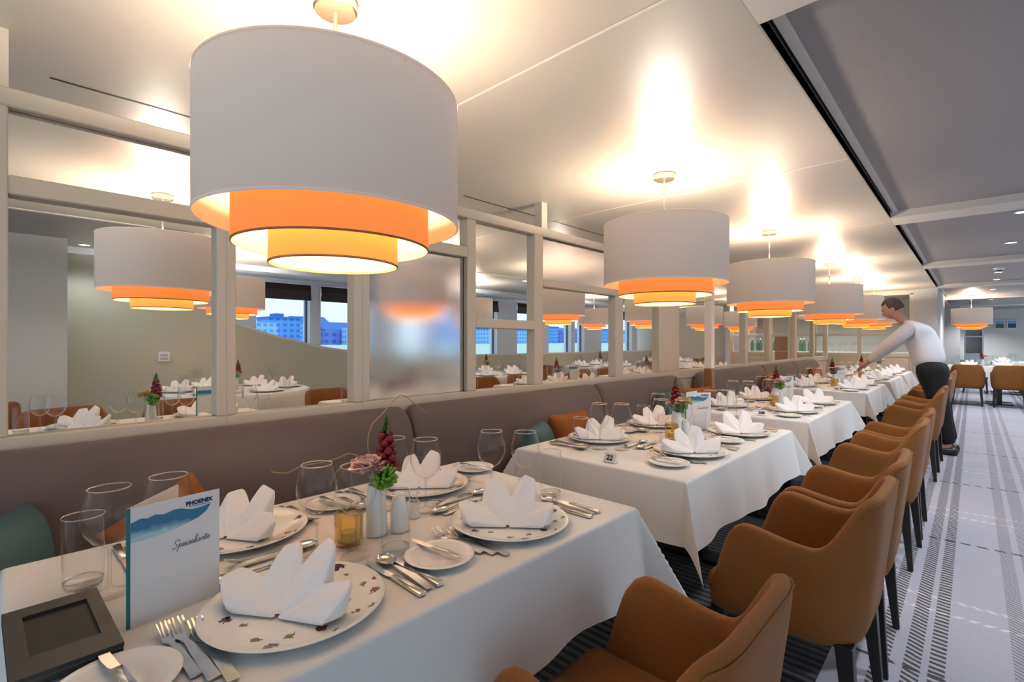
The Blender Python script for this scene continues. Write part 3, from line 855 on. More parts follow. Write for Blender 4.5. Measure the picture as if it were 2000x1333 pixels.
def make_knife():
    t = proto('table_knife', 'knife')
    bm = nb(); box(bm, -.0088, .0088, 0, .105, .0, .0075, .002, 2)
    for v in bm.verts: v.co.x *= 1 - .25 * v.co.y / .105
    obj('handle', bm, M['steel'], t, smooth='auto')
    out = [(-.0055, .105), (-.006, .11), (-.0095, .118), (-.0105, .165), (-.008, .195), (-.002, .212), (.003, .21), (.0052, .19), (.0055, .105)]
    obj('blade', slab(nb(), out, .003, .0042), M['steel'], t, smooth='auto')
    return t
def make_spoon():
    t = proto('table_spoon', 'spoon')
    pts = [(-.0085, 0), (-.008, .06), (-.0045, .11), (-.003, .14)]
    obj('handle', slab(nb(), pts + [(-x, y) for x, y in pts[::-1]], 0, .0025, lambda x, y: .003 + .008 * math.sin(y / .14 * PI * .9) * .5), M['steel'], t, smooth='auto')
    bm = nb(); n = 20; rings = []
    for q in range(6):
        a = q / 5 * PI / 2
        rings.append([bm.verts.new((.0205 * math.sin(a) * math.cos(2 * PI * i / n), .165 + .030 * math.sin(a) * math.sin(2 * PI * i / n), .0015 + .0095 * (1 - math.cos(a)))) for i in range(n)] if q else [bm.verts.new((0, .165, .0015))])
    for A, B in zip(rings, rings[1:]):
        for i in range(n):
            j = (i + 1) % n
            bm.faces.new((A[0], B[i], B[j]) if len(A) == 1 else (A[i], B[i], B[j], A[j]))
    obj('bowl', bm, M['steel'], t)
    return t
def make_butter():
    t = proto('butter_knife', 'knife')
    bm = nb(); box(bm, -.0075, .0075, 0, .085, 0, .006, .002, 2); obj('handle', bm, M['steel'], t, smooth='auto')
    out = [(-.005, .085), (-.0085, .095), (-.0105, .12), (-.0095, .148), (-.004, .16), (.002, .158), (.0045, .14), (.005, .085)]
    obj('blade', slab(nb(), out, .002, .0035), M['steel'], t, smooth='auto')
    return t
def make_vase():
    t = proto('bud_vase', 'vase')
    bm = nb(); lathe(bm, [(0, 0), (.026, 0), (.0275, .004), (.0262, .05), (.0235, .10), (.0215, .125), (.0222, .13), (.0205, .129), (.0195, .11), (.02, .06)], 60, scallop=.0002, ns=15)
    obj('vase_body', bm, M['porcelain'], t); return t
def make_shaker(tall):
    t = proto('salt_shaker', 'shaker')
    bm = nb(); lathe(bm, [(0, 0), (.021, 0), (.023, .004), (.022, .05), (.0175, tall * .82), (.0155, tall * .93), (.011, tall), (0, tall + .002)], 28)
    b = obj('shaker_body', bm, M['porcelain'], t)
    for a in range(4):
        obj('hole', lathe(nb(), [(0, tall + .0015), (.0012, tall + .001)], 8, .005 * math.cos(a * PI / 2), .005 * math.sin(a * PI / 2)), M['black'], b)
    return t
def make_tooth():
    t = proto('toothpick_holder', 'holder')
    obj('cup', lathe(nb(), [(0, 0), (.0155, 0), (.0165, .003), (.0165, .045), (.0145, .045), (.0145, .01), (0, .01)], 24), M['porcelain'], t, smooth='auto')
    for a in range(7):
        A = a * 2 * PI / 7; r0, r1 = .006, .012 + .003 * (a % 3)
        obj('toothpick', tube(nb(), [(r0 * math.cos(A), r0 * math.sin(A), .011), (r1 * math.cos(A), r1 * math.sin(A), .082 + .004 * (a % 2))], [.0009, .0005], 5), M['paper'], t)
    return t
def make_candle():
    t = proto('candle_holder', 'candle holder')
    bm = nb(); lathe(bm, [(0, .003), (.030, .003), (.032, .006)] + [(.032 + .0012 * (i % 2), .008 + i * .0052) for i in range(14)] + [(.031, .082), (.029, .08), (.028, .012), (0, .01)], 48, scallop=.0011, ns=12)
    obj('cup', bm, M['amber'], t)
    obj('candle', lathe(nb(), [(0, .012), (.019, .012), (.019, .034), (0, .034)], 20), M['candle'], t, smooth='auto')
    return t
def make_flowers(kind, seed):
    R = random.Random(seed); t = proto('flower_arrangement', 'flowers')      # origin at table level; stems stand in the vase
    def head(bm, c, r, petals, wav, lay):
        for l in range(lay):
            for p in range(petals):
                a = 2 * PI * (p + .5 * l) / petals + R.uniform(-.2, .2); el = -.30 + .34 * l
                rr = r * (1 - .13 * l)
                d = Vector((math.cos(a) * math.cos(el), math.sin(a) * math.cos(el), math.sin(el)))
                s = Vector((-math.sin(a), math.cos(a), 0)); n_ = d.cross(s)
                prev = None
                for u in range(5):
                    w = rr * (.18 + .55 * math.sin(min(1, u / 3.4) * PI * .6)); m = []
                    for v in (-1, -.5, 0, .5, 1):
                        m.append(bm.verts.new(Vector(c) + d * rr * u / 4 * (1 - .08 * abs(v)) + s * w * v + n_ * (-.12 * rr * math.sin(u / 4 * PI) + .1 * rr * abs(v)) + n_ * wav * math.sin(v * 7 + p) * u / 4))
                    if prev:
                        for q in range(4): bm.faces.new((prev[q], prev[q + 1], m[q + 1], m[q]))
                    prev = m
        return bm
    obj('stem', tube(nb(), [(0, 0, .07), (.004, 0, .15)], .004, 6), M['dkgreen'], t)
    obj('stem', tube(nb(), [(.006, .004, .07), (.014, .006, .2)], .0025, 6), M['dkgreen'], t)
    obj('carnation', head(nb(), (.020, -.036, .180), .044, 9, .005, 6), M['pink' if kind != 2 else 'yellow'], t)
    bm = nb()
    for i in range(90):
        a, z = R.uniform(0, 6.28), R.uniform(-1, 1); q = math.sqrt(1 - z * z)
        d = Vector((q * math.cos(a), q * math.sin(a), z)); c = Vector((.03, .004, .142))
        tube(bm, [c + d * .014, c + d * .029, c + d * .036 + Vector((0, 0, .002))], [.0045, .005, .0035], 5)
    obj('chrysanthemum', bm, M['green'], t)
    bm = nb()
    for i in range(26):
        z = .155 + .10 * i / 26; a = i * 2.4; r = .022 * (1 - .55 * i / 26)
        vs = sphere(bm, (.0 + .010 + r * math.cos(a), .022 + r * math.sin(a), z), .0145 * (1 - .4 * i / 26), 1, 1, .8, 8, 6)
        for v in vs: v.co += Vector((R.uniform(-1, 1), R.uniform(-1, 1), R.uniform(-1, 1))) * .0022
    s = obj('snapdragon', bm, M['red'], t)
    bm = nb()
    for i in range(14):
        z = .252 + .045 * i / 14; a = i * 2.2; r = .011 * (1 - i / 16)
        sphere(bm, (.010 + r * math.cos(a), .022 + r * math.sin(a), z), .0062 * (1 - .5 * i / 14), 1, 1, 1.4, 6, 5)
    obj('bud', bm, M['dkgreen'], s)
    if kind == 2:
        obj('rose', head(nb(), (-.01, .03, .16), .03, 7, .003, 4), M['pink'], t)
    for i in range(3):
        bm = nb(); a = i * 2 + .4
        d = Vector((math.cos(a), math.sin(a), .5)); s_ = Vector((-math.sin(a), math.cos(a), 0)); c = Vector((0, 0, .135))
        v = [bm.verts.new(c + d * .008), bm.verts.new(c + d * .028 + s_ * .010), bm.verts.new(c + d * .05), bm.verts.new(c + d * .028 - s_ * .010)]
        bm.faces.new(v); obj('leaf', bm, M['dkgreen'], t)
    if kind == 1:
        obj('twig', tube(nb(), spline([(0, 0, .12), (-.03, -.01, .17), (-.055, -.04, .195), (-.07, -.075, .185), (-.09, -.10, .178), (-.12, -.14, .17), (-.14, -.17, .155), (-.16, -.2, .16)], 5), .0014, 5), M['twig'], t)
        obj('twig', tube(nb(), spline([(0, .005, .12), (-.04, .0, .20), (-.06, .02, .255), (-.07, .06, .285), (-.09, .11, .315), (-.09, .14, .33), (-.08, .18, .30), (-.075, .21, .275)], 5), .0014, 5), M['twig'], t)
        obj('twig', tube(nb(), spline([(0, 0, .12), (-.02, -.02, .17), (-.035, -.05, .178), (-.05, -.08, .16), (-.06, -.095, .12)], 5), .0011, 5), M['twig'], t)
    return t
def cursive(bm, scale):
    """the word Speisekarte as one pen line per letter, on the xy plane"""
    L = {'S': ([(.0, .25), (.25, .0), (.7, .15), (.75, .55), (.35, .95), (.35, 1.35), (.75, 1.55), (1.05, 1.3), (.95, 1.1)], 1.0),
         'p': ([(0, .3), (.2, .7), (.12, .1), (-.05, -.7), (.12, .0), (.25, .6), (.5, .65), (.5, .2), (.25, .05), (.6, .2)], .62),
         'e': ([(0, .2), (.35, .4), (.4, .65), (.2, .65), (.1, .3), (.25, .02), (.55, .2)], .52),
         'i': ([(0, .2), (.2, .65), (.12, .2), (.2, .02), (.4, .2)], .38),
         's': ([(0, .2), (.3, .7), (.4, .3), (.25, .02), (.08, .1), (.3, .08), (.55, .2)], .52),
         'k': ([(0, .2), (.45, 1.2), (.4, 1.5), (.28, 1.2), (.12, .0), (.22, .5), (.48, .65), (.42, .4), (.26, .36), (.42, .05), (.65, .2)], .64),
         'a': ([(.5, .55), (.3, .68), (.08, .35), (.15, .03), (.38, .2), (.5, .62), (.45, .1), (.68, .2)], .66),
         'r': ([(0, .2), (.15, .7), (.22, .6), (.42, .6), (.36, .15), (.45, .02), (.6, .2)], .57),
         't': ([(0, .2), (.3, 1.1), (.2, .3), (.28, .02), (.5, .2)], .46)}
    x = 0
    for ch in 'Speisekarte':
        p, w = L[ch]
        tube(bm, [v for v in spline([((x + a + b * .28) * scale, b * scale, 0) for a, b in p], 5)], .00042, 4)
        if ch == 'i': sphere(bm, ((x + .45) * scale, 1.0 * scale, 0), .0006, seg=6, ring=4)
        if ch == 't': tube(bm, [((x + .1) * scale, .85 * scale, 0), ((x + .65) * scale, .92 * scale, 0)], .0004, 4)
        x += w
    return x * scale
def make_menu(full):
    """folded card: spine at the origin, front cover runs along +y and faces +x"""
    t = proto('menu_card', 'menu')
    W, H = .148, .208
    UP = Matrix(((0, 0, 1, .0012), (1, 0, 0, 0), (0, 1, 0, 0), (0, 0, 0, 1)))
    cov = obj('front_cover', box(nb(), -.0007, .0007, 0, W, 0, H), M['paper'], t, smooth=False)
    b = obj('back_cover', box(nb(), -.0007, .0007, 0, W, 0, H), M['paper'], t, smooth=False); b.rotation_euler = (0, 0, .72)
    obj('spine_stripe', box(nb(), -.0009, .0011, -.0012, .0045, 0, H), M['spine'], cov, smooth=False)
    top = [(.005, H * .835), (.02, H * .862), (.03, H * .85), (.04, H * .872), (.055, H * .858), (.07, H * .882), (.082, H * .880), (.092, H * .862), (.1, H * .855), (.115, H * .86), (.132, H * .878)]
    bot = [(.125, H * .82), (.112, H * .775), (.09, H * .735), (.06, H * .70), (.03, H * .68), (.005, H * .67)]
    bm = nb(); slab(bm, [(a, b + .04 * H * (1 - a / .16)) for a, b in top + bot], 0, .0002); xf(bm, UP)
    obj('cover_picture', bm, M['menupic2'], cov, smooth=False)
    if full:
        bm = text_mesh('PHOENIX', .0105, .0006); xf(bm, Matrix.Translation((0, .112, H * .925)) @ UP); obj('brand_lettering', bm, M['ink'], cov, smooth=False)
        bm = nb(); box(bm, .0010, .0014, .094, .130, H * .893, H * .897); obj('brand_underline', bm, M['ink'], cov, smooth=False)
        bm = nb(); w = cursive(bm, .0098); xf(bm, Matrix.Translation((0, .098 - w / 2, H * .555)) @ UP @ Matrix.Rotation(.03, 4, 'Z')); obj('title_lettering', bm, M['text'], cov)
    else:
        bm = text_mesh('PHOENIX', .0105, .0006); xf(bm, Matrix.Translation((0, .112, H * .925)) @ UP); obj('brand_lettering', bm, M['ink'], cov, smooth=False)
        bm = nb(); w = cursive(bm, .0098); xf(bm, Matrix.Translation((0, .098 - w / 2, H * .555)) @ UP); obj('title_lettering', bm, M['text'], cov)
    return t
def mk_mp2():
    m = Mt('menu_fjord'); x, y, z = m.xyz()
    n = m.noise(90, 4, m.co)
    zz = (z - .140) / .042
    ramp = m.node('ShaderNodeValToRGB')
    e = ramp.color_ramp.elements; e[0].position = 0; e[0].color = (.30, .52, .60, 1); e[1].position = 1.; e[1].color = (.03, .19, .33, 1)
    for p, c in ((.35, (.42, .63, .70, 1)), (.5, (.20, .42, .52, 1)), (.68, (.03, .17, .30, 1))): q = e.new(p); q.color = c
    setin(m.t, ramp.inputs[0], zz + (n - .5) * .35 + (y - .08).max(0.) * 6.)
    return m.out(m.bsdf(ramp.outputs[0], .4))
M['menupic2'] = mk_mp2()
def make_sign(num):
    t = proto('table_number_sign', 'sign')
    bm = nb()
    v = [bm.verts.new(c) for c in ((-.027, -.017, 0), (.027, -.017, 0), (.027, 0, .036), (-.027, 0, .036), (-.027, .017, 0), (.027, .017, 0))]
    for f in ((0, 1, 2, 3), (3, 2, 5, 4), (0, 3, 4), (1, 5, 2), (0, 4, 5, 1)): bm.faces.new([v[j] for j in f])
    obj('tent_card', bm, M['linen'], t, smooth=False)
    bm = text_mesh(num, .029 if len(num) < 3 else .024, .0011)
    a = math.atan2(.036, .017)
    xf(bm, Matrix.Translation((0, -.0096, .018)) @ Matrix.Rotation(a, 4, 'X'))
    obj('numeral', bm, M['numeral'], t, smooth=False)
    return t

ST = dict(wine=Stock(make_wine()), tum=Stock(make_tumbler()), plate=Stock(make_plate()), side=Stock(make_side()), fork=Stock(make_fork()), dfork=Stock(make_fork(.175)),
          knife=Stock(make_knife()), spoon=Stock(make_spoon()), butter=Stock(make_butter()), vase=Stock(make_vase()), salt=Stock(make_shaker(.088)), tooth=Stock(make_tooth()), candle=Stock(make_candle()),
          nap=Stock(make_napkin(1)), nap2=Stock(make_napkin(5)), nap3=Stock(make_napkin(9)), fl1=Stock(make_flowers(1, 3)), fl0=Stock(make_flowers(0, 4)), fl2=Stock(make_flowers(2, 5)), menu=Stock(make_menu(True)),
          wine2=Stock(make_wine(False)), tum2=Stock(make_tumbler(False)))

def setting(ex, ey, fx, fy, where, tab, full=2, nap='nap', nrot=None, gs=0, grp=None):
    """one cover. (ex, ey): point on the table edge in front of the seat; (fx, fy): unit direction into the table"""
    rx, ry = fy, -fx                  # diner's right
    ang = math.atan2(-fx, fy)         # local +y -> forward
    def P(f, r, z=0): return (ex + fx * f + rx * r, ey + fy * f + ry * r, SZ + z)
    j = lambda s=.004: random.uniform(-s, s)
    at = '%s seat of %s' % (where, tab)
    ST['plate'].put(P(.173, 0), random.uniform(0, 6), 'round floral dinner plate, ' + at, grp)
    ST[nap].put(P(.173, 0, .0095), nrot if nrot is not None else random.uniform(-.3, .3), 'white napkin folded into a fan, ' + at, grp)
    w, tm = ('wine', 'tum') if full else ('wine2', 'tum2')
    ST[w].put(P(.29 + gs * .3 + j(), .19 + gs * 1.7 + j()), 0, 'wine glass next to the tumbler, ' + at, grp)
    ST[w].put(P(.375 - gs * 1.5 + j(), .130 + gs * .9 + j()), 0, 'wine glass toward the middle, ' + at, grp)
    ST[tm].put(P(.239, .258 + gs), 0, 'straight water tumbler, ' + at, grp)
    if full < 1: return
    ST['side'].put(P(.140 + j(), -.268), 0, 'small white side plate, ' + at, grp)
    ST['fork'].put(P(.04, -.148), ang + j(.03), 'inner dinner fork, ' + at, grp)
    ST['knife'].put(P(.035, .186), ang + j(.03), 'inner table knife, ' + at, grp)
    if full < 2: return
    ST['butter'].put(P(.085, -.255, .0142), ang + .06 + j(.05), 'butter knife on the side plate, ' + at, grp)
    ST['spoon'].put(P(.045, .210), ang + j(.03), 'spoon between the knives, ' + at, grp)
    ST['dfork'].put(P(.352, -.085), ang - PI / 2 + j(.03), 'dessert fork laid above the plate, ' + at, grp)
    ST['spoon'].put(P(.376, .088), ang + PI / 2 + j(.04), 'dessert spoon laid above the plate, ' + at, grp)
    ST['knife'].put(P(.04, .234), ang + j(.03), 'outer table knife, ' + at, grp)

def four(cx, y0, y1, seats_a, seats_b, tab, sa='aisle-side', sb='bench-side', full=2, lx=.80, nrot=0):
    for i, (s, b) in enumerate(zip(seats_a, seats_b)):
        nm = ('near', 'far')[i]
        setting(cx + lx / 2, s, -1, 0, sa + ' ' + nm, tab, full, ('nap', 'nap2')[i], .62 + random.uniform(-.15, .15) + nrot)
        setting(cx - lx / 2, b, 1, 0, sb + ' ' + nm, tab, full, ('nap3', 'nap')[i], .7 + random.uniform(-.2, .2) + nrot, .055 if (tab == 'the nearest table' and i == 0) else 0)

CX = -1.146
tabs = [(.02, 1.32, 'the nearest table'), (1.69, 3.06, 'the second bench table'), (3.46, 4.90, 'the third bench table'), (5.75, 7.10, 'the fourth bench table'), (7.50, 8.85, 'the fifth bench table'), (9.2, 10.45, 'the sixth bench table')]
seatsA = [(.389, .967), (2.135, 2.755), (3.87, 4.50), (6.12, 6.75), (7.88, 8.48), (9.52, 10.12)]
seatsB = [(.438, 1.004), (2.106, 2.69), (3.85, 4.48), (6.12, 6.75), (7.88, 8.48), (9.52, 10.12)]
for i, (y0, y1, nm) in enumerate(tabs):
    table(CX, (y0 + y1) / 2, .80, y1 - y0, 'black pedestal dining table under the cloth of ' + nm, 'white linen cloth with draped corners on ' + nm, i + 3, .25, .22)
    four(CX, y0, y1, seatsA[i], seatsB[i], nm, full=2 if i < 3 else 1)
    cy = (y0 + y1) / 2 + (.05 if i == 1 else 0)
    ST['vase'].put((CX + .026, cy + .008, SZ), 0, 'white ribbed bud vase in the middle of ' + nm)
    ST[('fl1', 'fl2', 'fl0', 'fl0', 'fl0', 'fl0')[i]].put((CX + .026, cy + .008, SZ + .01), (.0, 1., .5, 2., .3, 1.)[i], 'red and pink flower arrangement in the vase on ' + nm)
    ST['candle'].put((CX + .039, cy - .075, SZ), 0, 'amber ribbed glass candle holder on ' + nm)
    ST['salt'].put((CX + .050, cy + .062, SZ), 0, 'white salt shaker nearer the aisle on ' + nm)
    ST['salt'].put((CX + .012, cy + .085, SZ), 0, 'white pepper shaker nearer the bench on ' + nm)
    ST['tooth'].put((CX - .004, cy + .145, SZ), 0, 'white toothpick holder on ' + nm)
def sgn(num, loc, rot, lb):
    s = make_sign(num); s.location = loc; s.rotation_euler = (0, 0, rot); tag(s, lb, 'sign')
sgn('22', (-1.085, 1.745, SZ), .0, 'white tent card reading 22 at the near edge of the second bench table')
sgn('21', (-1.10, 1.235, SZ), .62, 'small table number card half hidden behind a napkin on the nearest table')
sgn('208', (-1.03, 3.53, SZ), .3, 'white tent card with the table number on the third bench table')
sgn('207', (-1.0, 5.83, SZ), .3, 'white tent card with the table number on the fourth bench table')
ST['menu'].put((-1.06, .158, SZ), .12, 'white folded menu card with blue fjord picture, upright on the nearest table')
ST['menu'].put((-1.175, 2.665, SZ), -.75, 'white folded menu card with blue picture standing on the second bench table')
ST['menu'].put((-1.175, 4.41, SZ), -.75, 'white folded menu card with blue picture standing on the third bench table')
ST['menu'].put((-1.175, 6.66, SZ), -.75, 'white folded menu card with blue picture standing on the fourth bench table')
# extra forks lie left of the plates on the three nearest tables
for i in range(3):
    for q, s in enumerate(seatsA[i]):
        nm = 'aisle-side %s seat of %s' % (('near', 'far')[q], tabs[i][2])
        ST['fork'].put((-.746 - .065, s - .166, SZ), PI / 2 + .03, 'middle dinner fork, ' + nm); ST['dfork'].put((-.746 - .09, s - .183, SZ), PI / 2 + .04, 'outer smaller fork, ' + nm)
    for q, s in enumerate(seatsB[i]):
        nm = 'bench-side %s seat of %s' % (('near', 'far')[q], tabs[i][2])
        ST['fork'].put((-1.546 + .055, s + .168, SZ), -PI / 2 - .03, 'outer dinner fork, ' + nm)
        if i or q: ST['spoon'].put((-1.546 + .06, s - .257, SZ), -PI / 2 + .05, 'outermost spoon, ' + nm)

# bill tray
t = thing('bill_tray', 'black leather bill tray at the near corner of the nearest table', 'tray', (-1.104, .076, SZ + .001), .02)
bm = nb(); box(bm, -.128, .128, -.064, .064, 0, .015, .004, 2); obj('tray_body', bm, M['tray'], t, smooth='auto')
bm = nb()
for c in ((-.128, .128, -.064, -.040, .0145, .0205), (-.128, .128, .044, .064, .0145, .0205), (-.128, -.088, -.040, .044, .0145, .0205), (.070, .128, -.040, .044, .0145, .0205)): box(bm, *c)
obj('raised_border', bm, M['tray'], t, smooth=False)
obj('recessed_panel', box(nb(), -.088, .070, -.040, .044, .0146, .0152), M['traypanel'], t, smooth=False)

# ------------------------------------------------------------------ second dining row behind the partition
BX = -3.55
CL = Stock(make_chair(M['chair']))
CHL = Stock(make_chair(M['leather']))
for i, cy in enumerate((.66, 2.52, 4.56, 6.69, 8.87)):
    nm = 'the %s table behind the glass' % ORD[i]
    table(BX, cy, .80, 1.3, 'black pedestal dining table at ' + nm[4:], 'white linen cloth on ' + nm, 20 + i)
    four(BX, cy - .65, cy + .65, (cy - .3, cy + .3), (cy - .3, cy + .3), nm, 'partition-side', 'window-side', full=0, nrot=-.1)
    ST['vase'].put((BX + .02, cy - .02, SZ), 0, 'white bud vase on ' + nm)
    ST['fl2' if i % 2 == 0 else 'fl0'].put((BX + .02, cy - .02, SZ + .01), i * 1.3, 'colourful flowers in the bud vase on ' + nm)
    ST['menu'].put((BX, cy + .215, SZ), -.36, 'white menu card standing on ' + nm)
    for q, s in enumerate((-.32, .32)):
        CL.put((BX - .72, cy + s, 0), PI + random.uniform(-.1, .1), 'ochre armchair on the window side of %s, %s one' % (nm, ('near', 'far')[q]), 'ochre armchairs behind the partition')

# round tables by the windows
for i, (cx, cy) in enumerate(((-5.55, 1.72), (-5.45, 5.2), (-5.45, 8.4), (-5.45, 11.3))):
    nm = 'the %s round table' % ORD[i]
    r = .70
    round_table(cx, cy, r, 'black round pedestal table under the cloth of ' + nm, 'white round cloth falling in folds from ' + nm, 40 + i)
    for q in range(6):
        a = q * PI / 3 + .3; dx_, dy_ = math.cos(a), math.sin(a)
        wh = ('first', 'second', 'third', 'fourth', 'fifth', 'sixth')[q]
        at = 'at the %s place of %s' % (wh, nm)
        ST['plate'].put((cx + .48 * dx_, cy + .48 * dy_, SZ), a, 'dinner plate ' + at)
        ST[('nap', 'nap2', 'nap3')[q % 3]].put((cx + .48 * dx_, cy + .48 * dy_, SZ + .0085), .75 + q * .1, 'folded napkin ' + at)
        for w, (da, rr) in enumerate(((.42, .40), (.5, .52))):
            ST['wine2' if w == 0 else 'tum2'].put((cx + rr * math.cos(a + da), cy + rr * math.sin(a + da), SZ), 0, ('wine glass ' if w == 0 else 'tumbler ') + at)
        if i < 3 or q % 2:
            rc = 1.10
            st = CHL if (i == 0 and q in (0, 1, 5)) or q == 2 else CL
            if cx + rc * dx_ < -6.2 or cx + rc * dx_ > -4.85 or (i == 0 and dy_ < -.5): continue
            st.put((cx + rc * dx_, cy + rc * dy_, 0), a, ('brown leather' if st is CHL else 'ochre') + ' armchair ' + at, 'armchairs at the round tables')
    ST['vase'].put((cx, cy, SZ), 0, 'white bud vase on ' + nm); ST['fl0'].put((cx, cy, SZ + .01), i, 'red flowers in the bud vase on ' + nm)
for (x, y, rz, lb) in ((-5.35, -.15, .5, 'ochre armchair in front of the pale pillar, turned to the windows'), ):
    CL.put((x, y, 0), rz, lb)

# wall socket
t = thing('wall_switch', 'white switch plate on the sage wall behind the glass', 'switch', (-6.597, 1.312, 1.075))
obj('plate', box(nb(), 0, .012, -.055, .055, -.055, .055, .004), M['white'], t, smooth=False)
for z_ in (-.02, .02): obj('rocker', box(nb(), .012, .017, -.035, .035, z_ - .012, z_ + .012, .002), M['greywall'], t, smooth=False)

# ------------------------------------------------------------------ far end of the aisle
table(.38, 13.75, 1.5, .85, 'black pedestal table at the end of the aisle', 'white cloth on the table at the end of the aisle', 60, .22, .22)
for i, x in enumerate((-.08, .50)):
    CH.put((x, 13.03, 0), -PI / 2, ('ochre armchair back at the aisle end, left of two', 'ochre armchair back at the aisle end, right of two')[i], 'ochre armchairs at the aisle end')
for i, x in enumerate((-.05, .45, .9)):
    setting(x, 13.325, 0, 1, 'near ' + ORD[i], 'the aisle-end table', 0); setting(x, 14.175, 0, -1, 'far ' + ORD[i], 'the aisle-end table', 0)
ST['vase'].put((.15, 13.75, SZ), 0, 'white bud vase on the aisle-end table'); ST['fl0'].put((.15, 13.75, SZ + .01), 2, 'red flowers on the aisle-end table')
table(.85, 16.6, 1.0, 1.3, 'black table behind the aisle-end table', 'white cloth on the table behind the aisle-end table', 61, .22, .22)
CHL.put((.03, 16.3, 0), PI, 'brown leather armchair at the farthest table of the aisle')
for i in range(2):
    setting(.35, 16.3 + .6 * i, 1, 0, 'left ' + ORD[i], 'the farthest aisle table', 0)
t = thing('display_cabinet', 'white open display cabinet against the far end passage', 'cabinet', (.02, 17.6, 0))
for x in (-.17, .17): obj('side_panel', box(nb(), x - .015, x + .015, -.15, .15, 0, 2.0), M['white'], t, smooth=False)
for z_ in (.9, 1.35, 1.98): obj('shelf', box(nb(), -.155, .155, -.15, .15, z_, z_ + .03), M['white'], t, smooth=False)
obj('back_panel', box(nb(), -.155, .155, .13, .15, 0, 1.98), M['frame'], t, smooth=False)
obj('front_panel', box(nb(), -.155, .155, -.15, -.13, 0, .9), M['white'], t, smooth=False)
for i, (x, mt) in enumerate(((.565, 'pic1'), (.815, 'pic2'))):
    t = thing('framed_picture', ('white framed landscape with blue sky on the far wall, left of two', 'white framed lake picture on the far wall, right of two')[i], 'picture', (x, 19.98, 1.73))
    bm = nb()
    for c in ((-.10, .10, -.02, .018, .105, .125), (-.10, .10, -.02, .018, -.125, -.105), (-.10, -.085, -.02, .018, -.105, .105), (.085, .10, -.02, .018, -.105, .105)): box(bm, *c)
    obj('frame', bm, M['white'], t, smooth=False)
    obj('print', box(nb(), -.085, .085, 0, .016, -.105, .105), M[mt], t, smooth=False)

# downlights, sprinklers
DL = None
def make_down():
    t = thing('downlight', 'x', 'light')
    obj('ring', lathe(nb(), [(.040, 0), (.048, -.002), (.05, -.006), (.046, -.007), (.036, -.004)], 24), M['white'], t)
    obj('lens', lathe(nb(), [(0, -.003), (.038, -.004)], 24), M['spot'], t); return t
DN = Stock(make_down())
def spot(x, y, z, e, size=2.3):
    l = bpy.data.lights.new('downlight_beam', 'SPOT'); l.energy = e; l.color = (.93, .95, 1.); l.spot_size = size; l.spot_blend = .6; l.shadow_soft_size = .035
    o = bpy.data.objects.new('downlight_beam', l); COL.objects.link(o); o.location = (x, y, z - .015)
for i, (x, y) in enumerate(((.25, 2.6), (.25, 3.6), (.26, 5.04), (.26, 6.54), (.255, 8.07), (.25, 9.22), (.26, 10.3), (.26, 12.2), (.3, 15.2), (.6, 17.6), (-.1, 18.8))):  # the far-end ones are added to brighten the dark end of the aisle
    DN.put((x, y, CE + .045), 0, '%s recessed downlight along the aisle ceiling' % ORD[i], 'aisle downlights'); spot(x, y, CE + .03, 38 if y < 11 else 95)
for i, (x, y) in enumerate(((-4.78, .54), (-6.2, .60), (-5.0, 3.4), (-5.0, 5.6), (-5.0, 7.9))):
    DN.put((x, y, CE + .045), 0, '%s recessed downlight in the grey ceiling behind the partition' % ORD[i], 'downlights behind the partition'); spot(x, y, CE + .03, 10)
for i, (x, y) in enumerate(((-3.2, 11.4), (-2.2, 11.4), (-1.3, 11.4))):  # invented lamps, added to brighten the dark serving station
    DN.put((x, y, CE), 0, '%s added fill downlight over the service counter' % ORD[i], 'added downlights over the service counter'); spot(x, y, CE, 45, 2.7)
def make_det():
    t = thing('smoke_detector', 'white smoke detector on the aisle ceiling between downlights', 'detector')
    obj('housing', lathe(nb(), [(.055, 0), (.055, -.012), (.045, -.03), (.02, -.036), (0, -.036)], 24), M['white'], t, smooth='auto')
    obj('sensor', lathe(nb(), [(.03, -.032), (.028, -.044), (0, -.046)], 16), M['black'], t); return t
d = make_det(); d.location = (.24, 8.7, CE + .045)
for i, (x, y) in enumerate(((.25, 9.9), (-5.4, .75), (-4.9, 2.9))):
    t = thing('sprinkler_head', ('small sprinkler head on the aisle ceiling', 'small dark sprinkler on the ceiling near the pale pillar', 'small dark sprinkler on the beam behind the glass partition')[i], 'sprinkler', (x, y, CE + .045))
    obj('stem', tube(nb(), [(0, 0, 0), (0, 0, -.03)], .007, 8), M['brushed'], t); obj('deflector', lathe(nb(), [(0, -.03), (.016, -.031), (.016, -.033), (0, -.034)], 12), M['black'], t)

# serving station contents behind the cross partition
t = thing('service_counter', 'cream service counter behind the glass cross partition', 'counter', (-2.2, 11.85, 0))
obj('carcass', box(nb(), -1.5, 1.4, -.25, .25, 0, 1.0), M['frame'], t, smooth=False); obj('worktop', box(nb(), -1.52, 1.42, -.27, .27, 1.0, 1.03), M['palewall'], t, smooth=False)
for x in (-1.2, -.4, .4, 1.1): obj('door', box(nb(), x - .33, x + .33, -.262, -.25, .06, .96), M['frame'], t, smooth=False)
def make_bottle():
    t = thing('bottle', 'x', 'bottle')
    obj('body', lathe(nb(), [(0, 0), (.034, 0), (.036, .01), (.036, .15), (.03, .18), (.014, .21), (.012, .26), (.014, .265), (0, .267)], 16), M['bottle'], t)
    obj('cap', lathe(nb(), [(.015, .25), (.015, .275), (0, .276)], 12), M['steel'], t); return t
BT = Stock(make_bottle())
for i in range(14):
    BT.put((-3.62 + .085 * i, 11.75 + .12 * (i % 2), 1.03), 0, 'green glass bottle in the row on the service counter behind the cross partition', 'green bottles on the service counter')
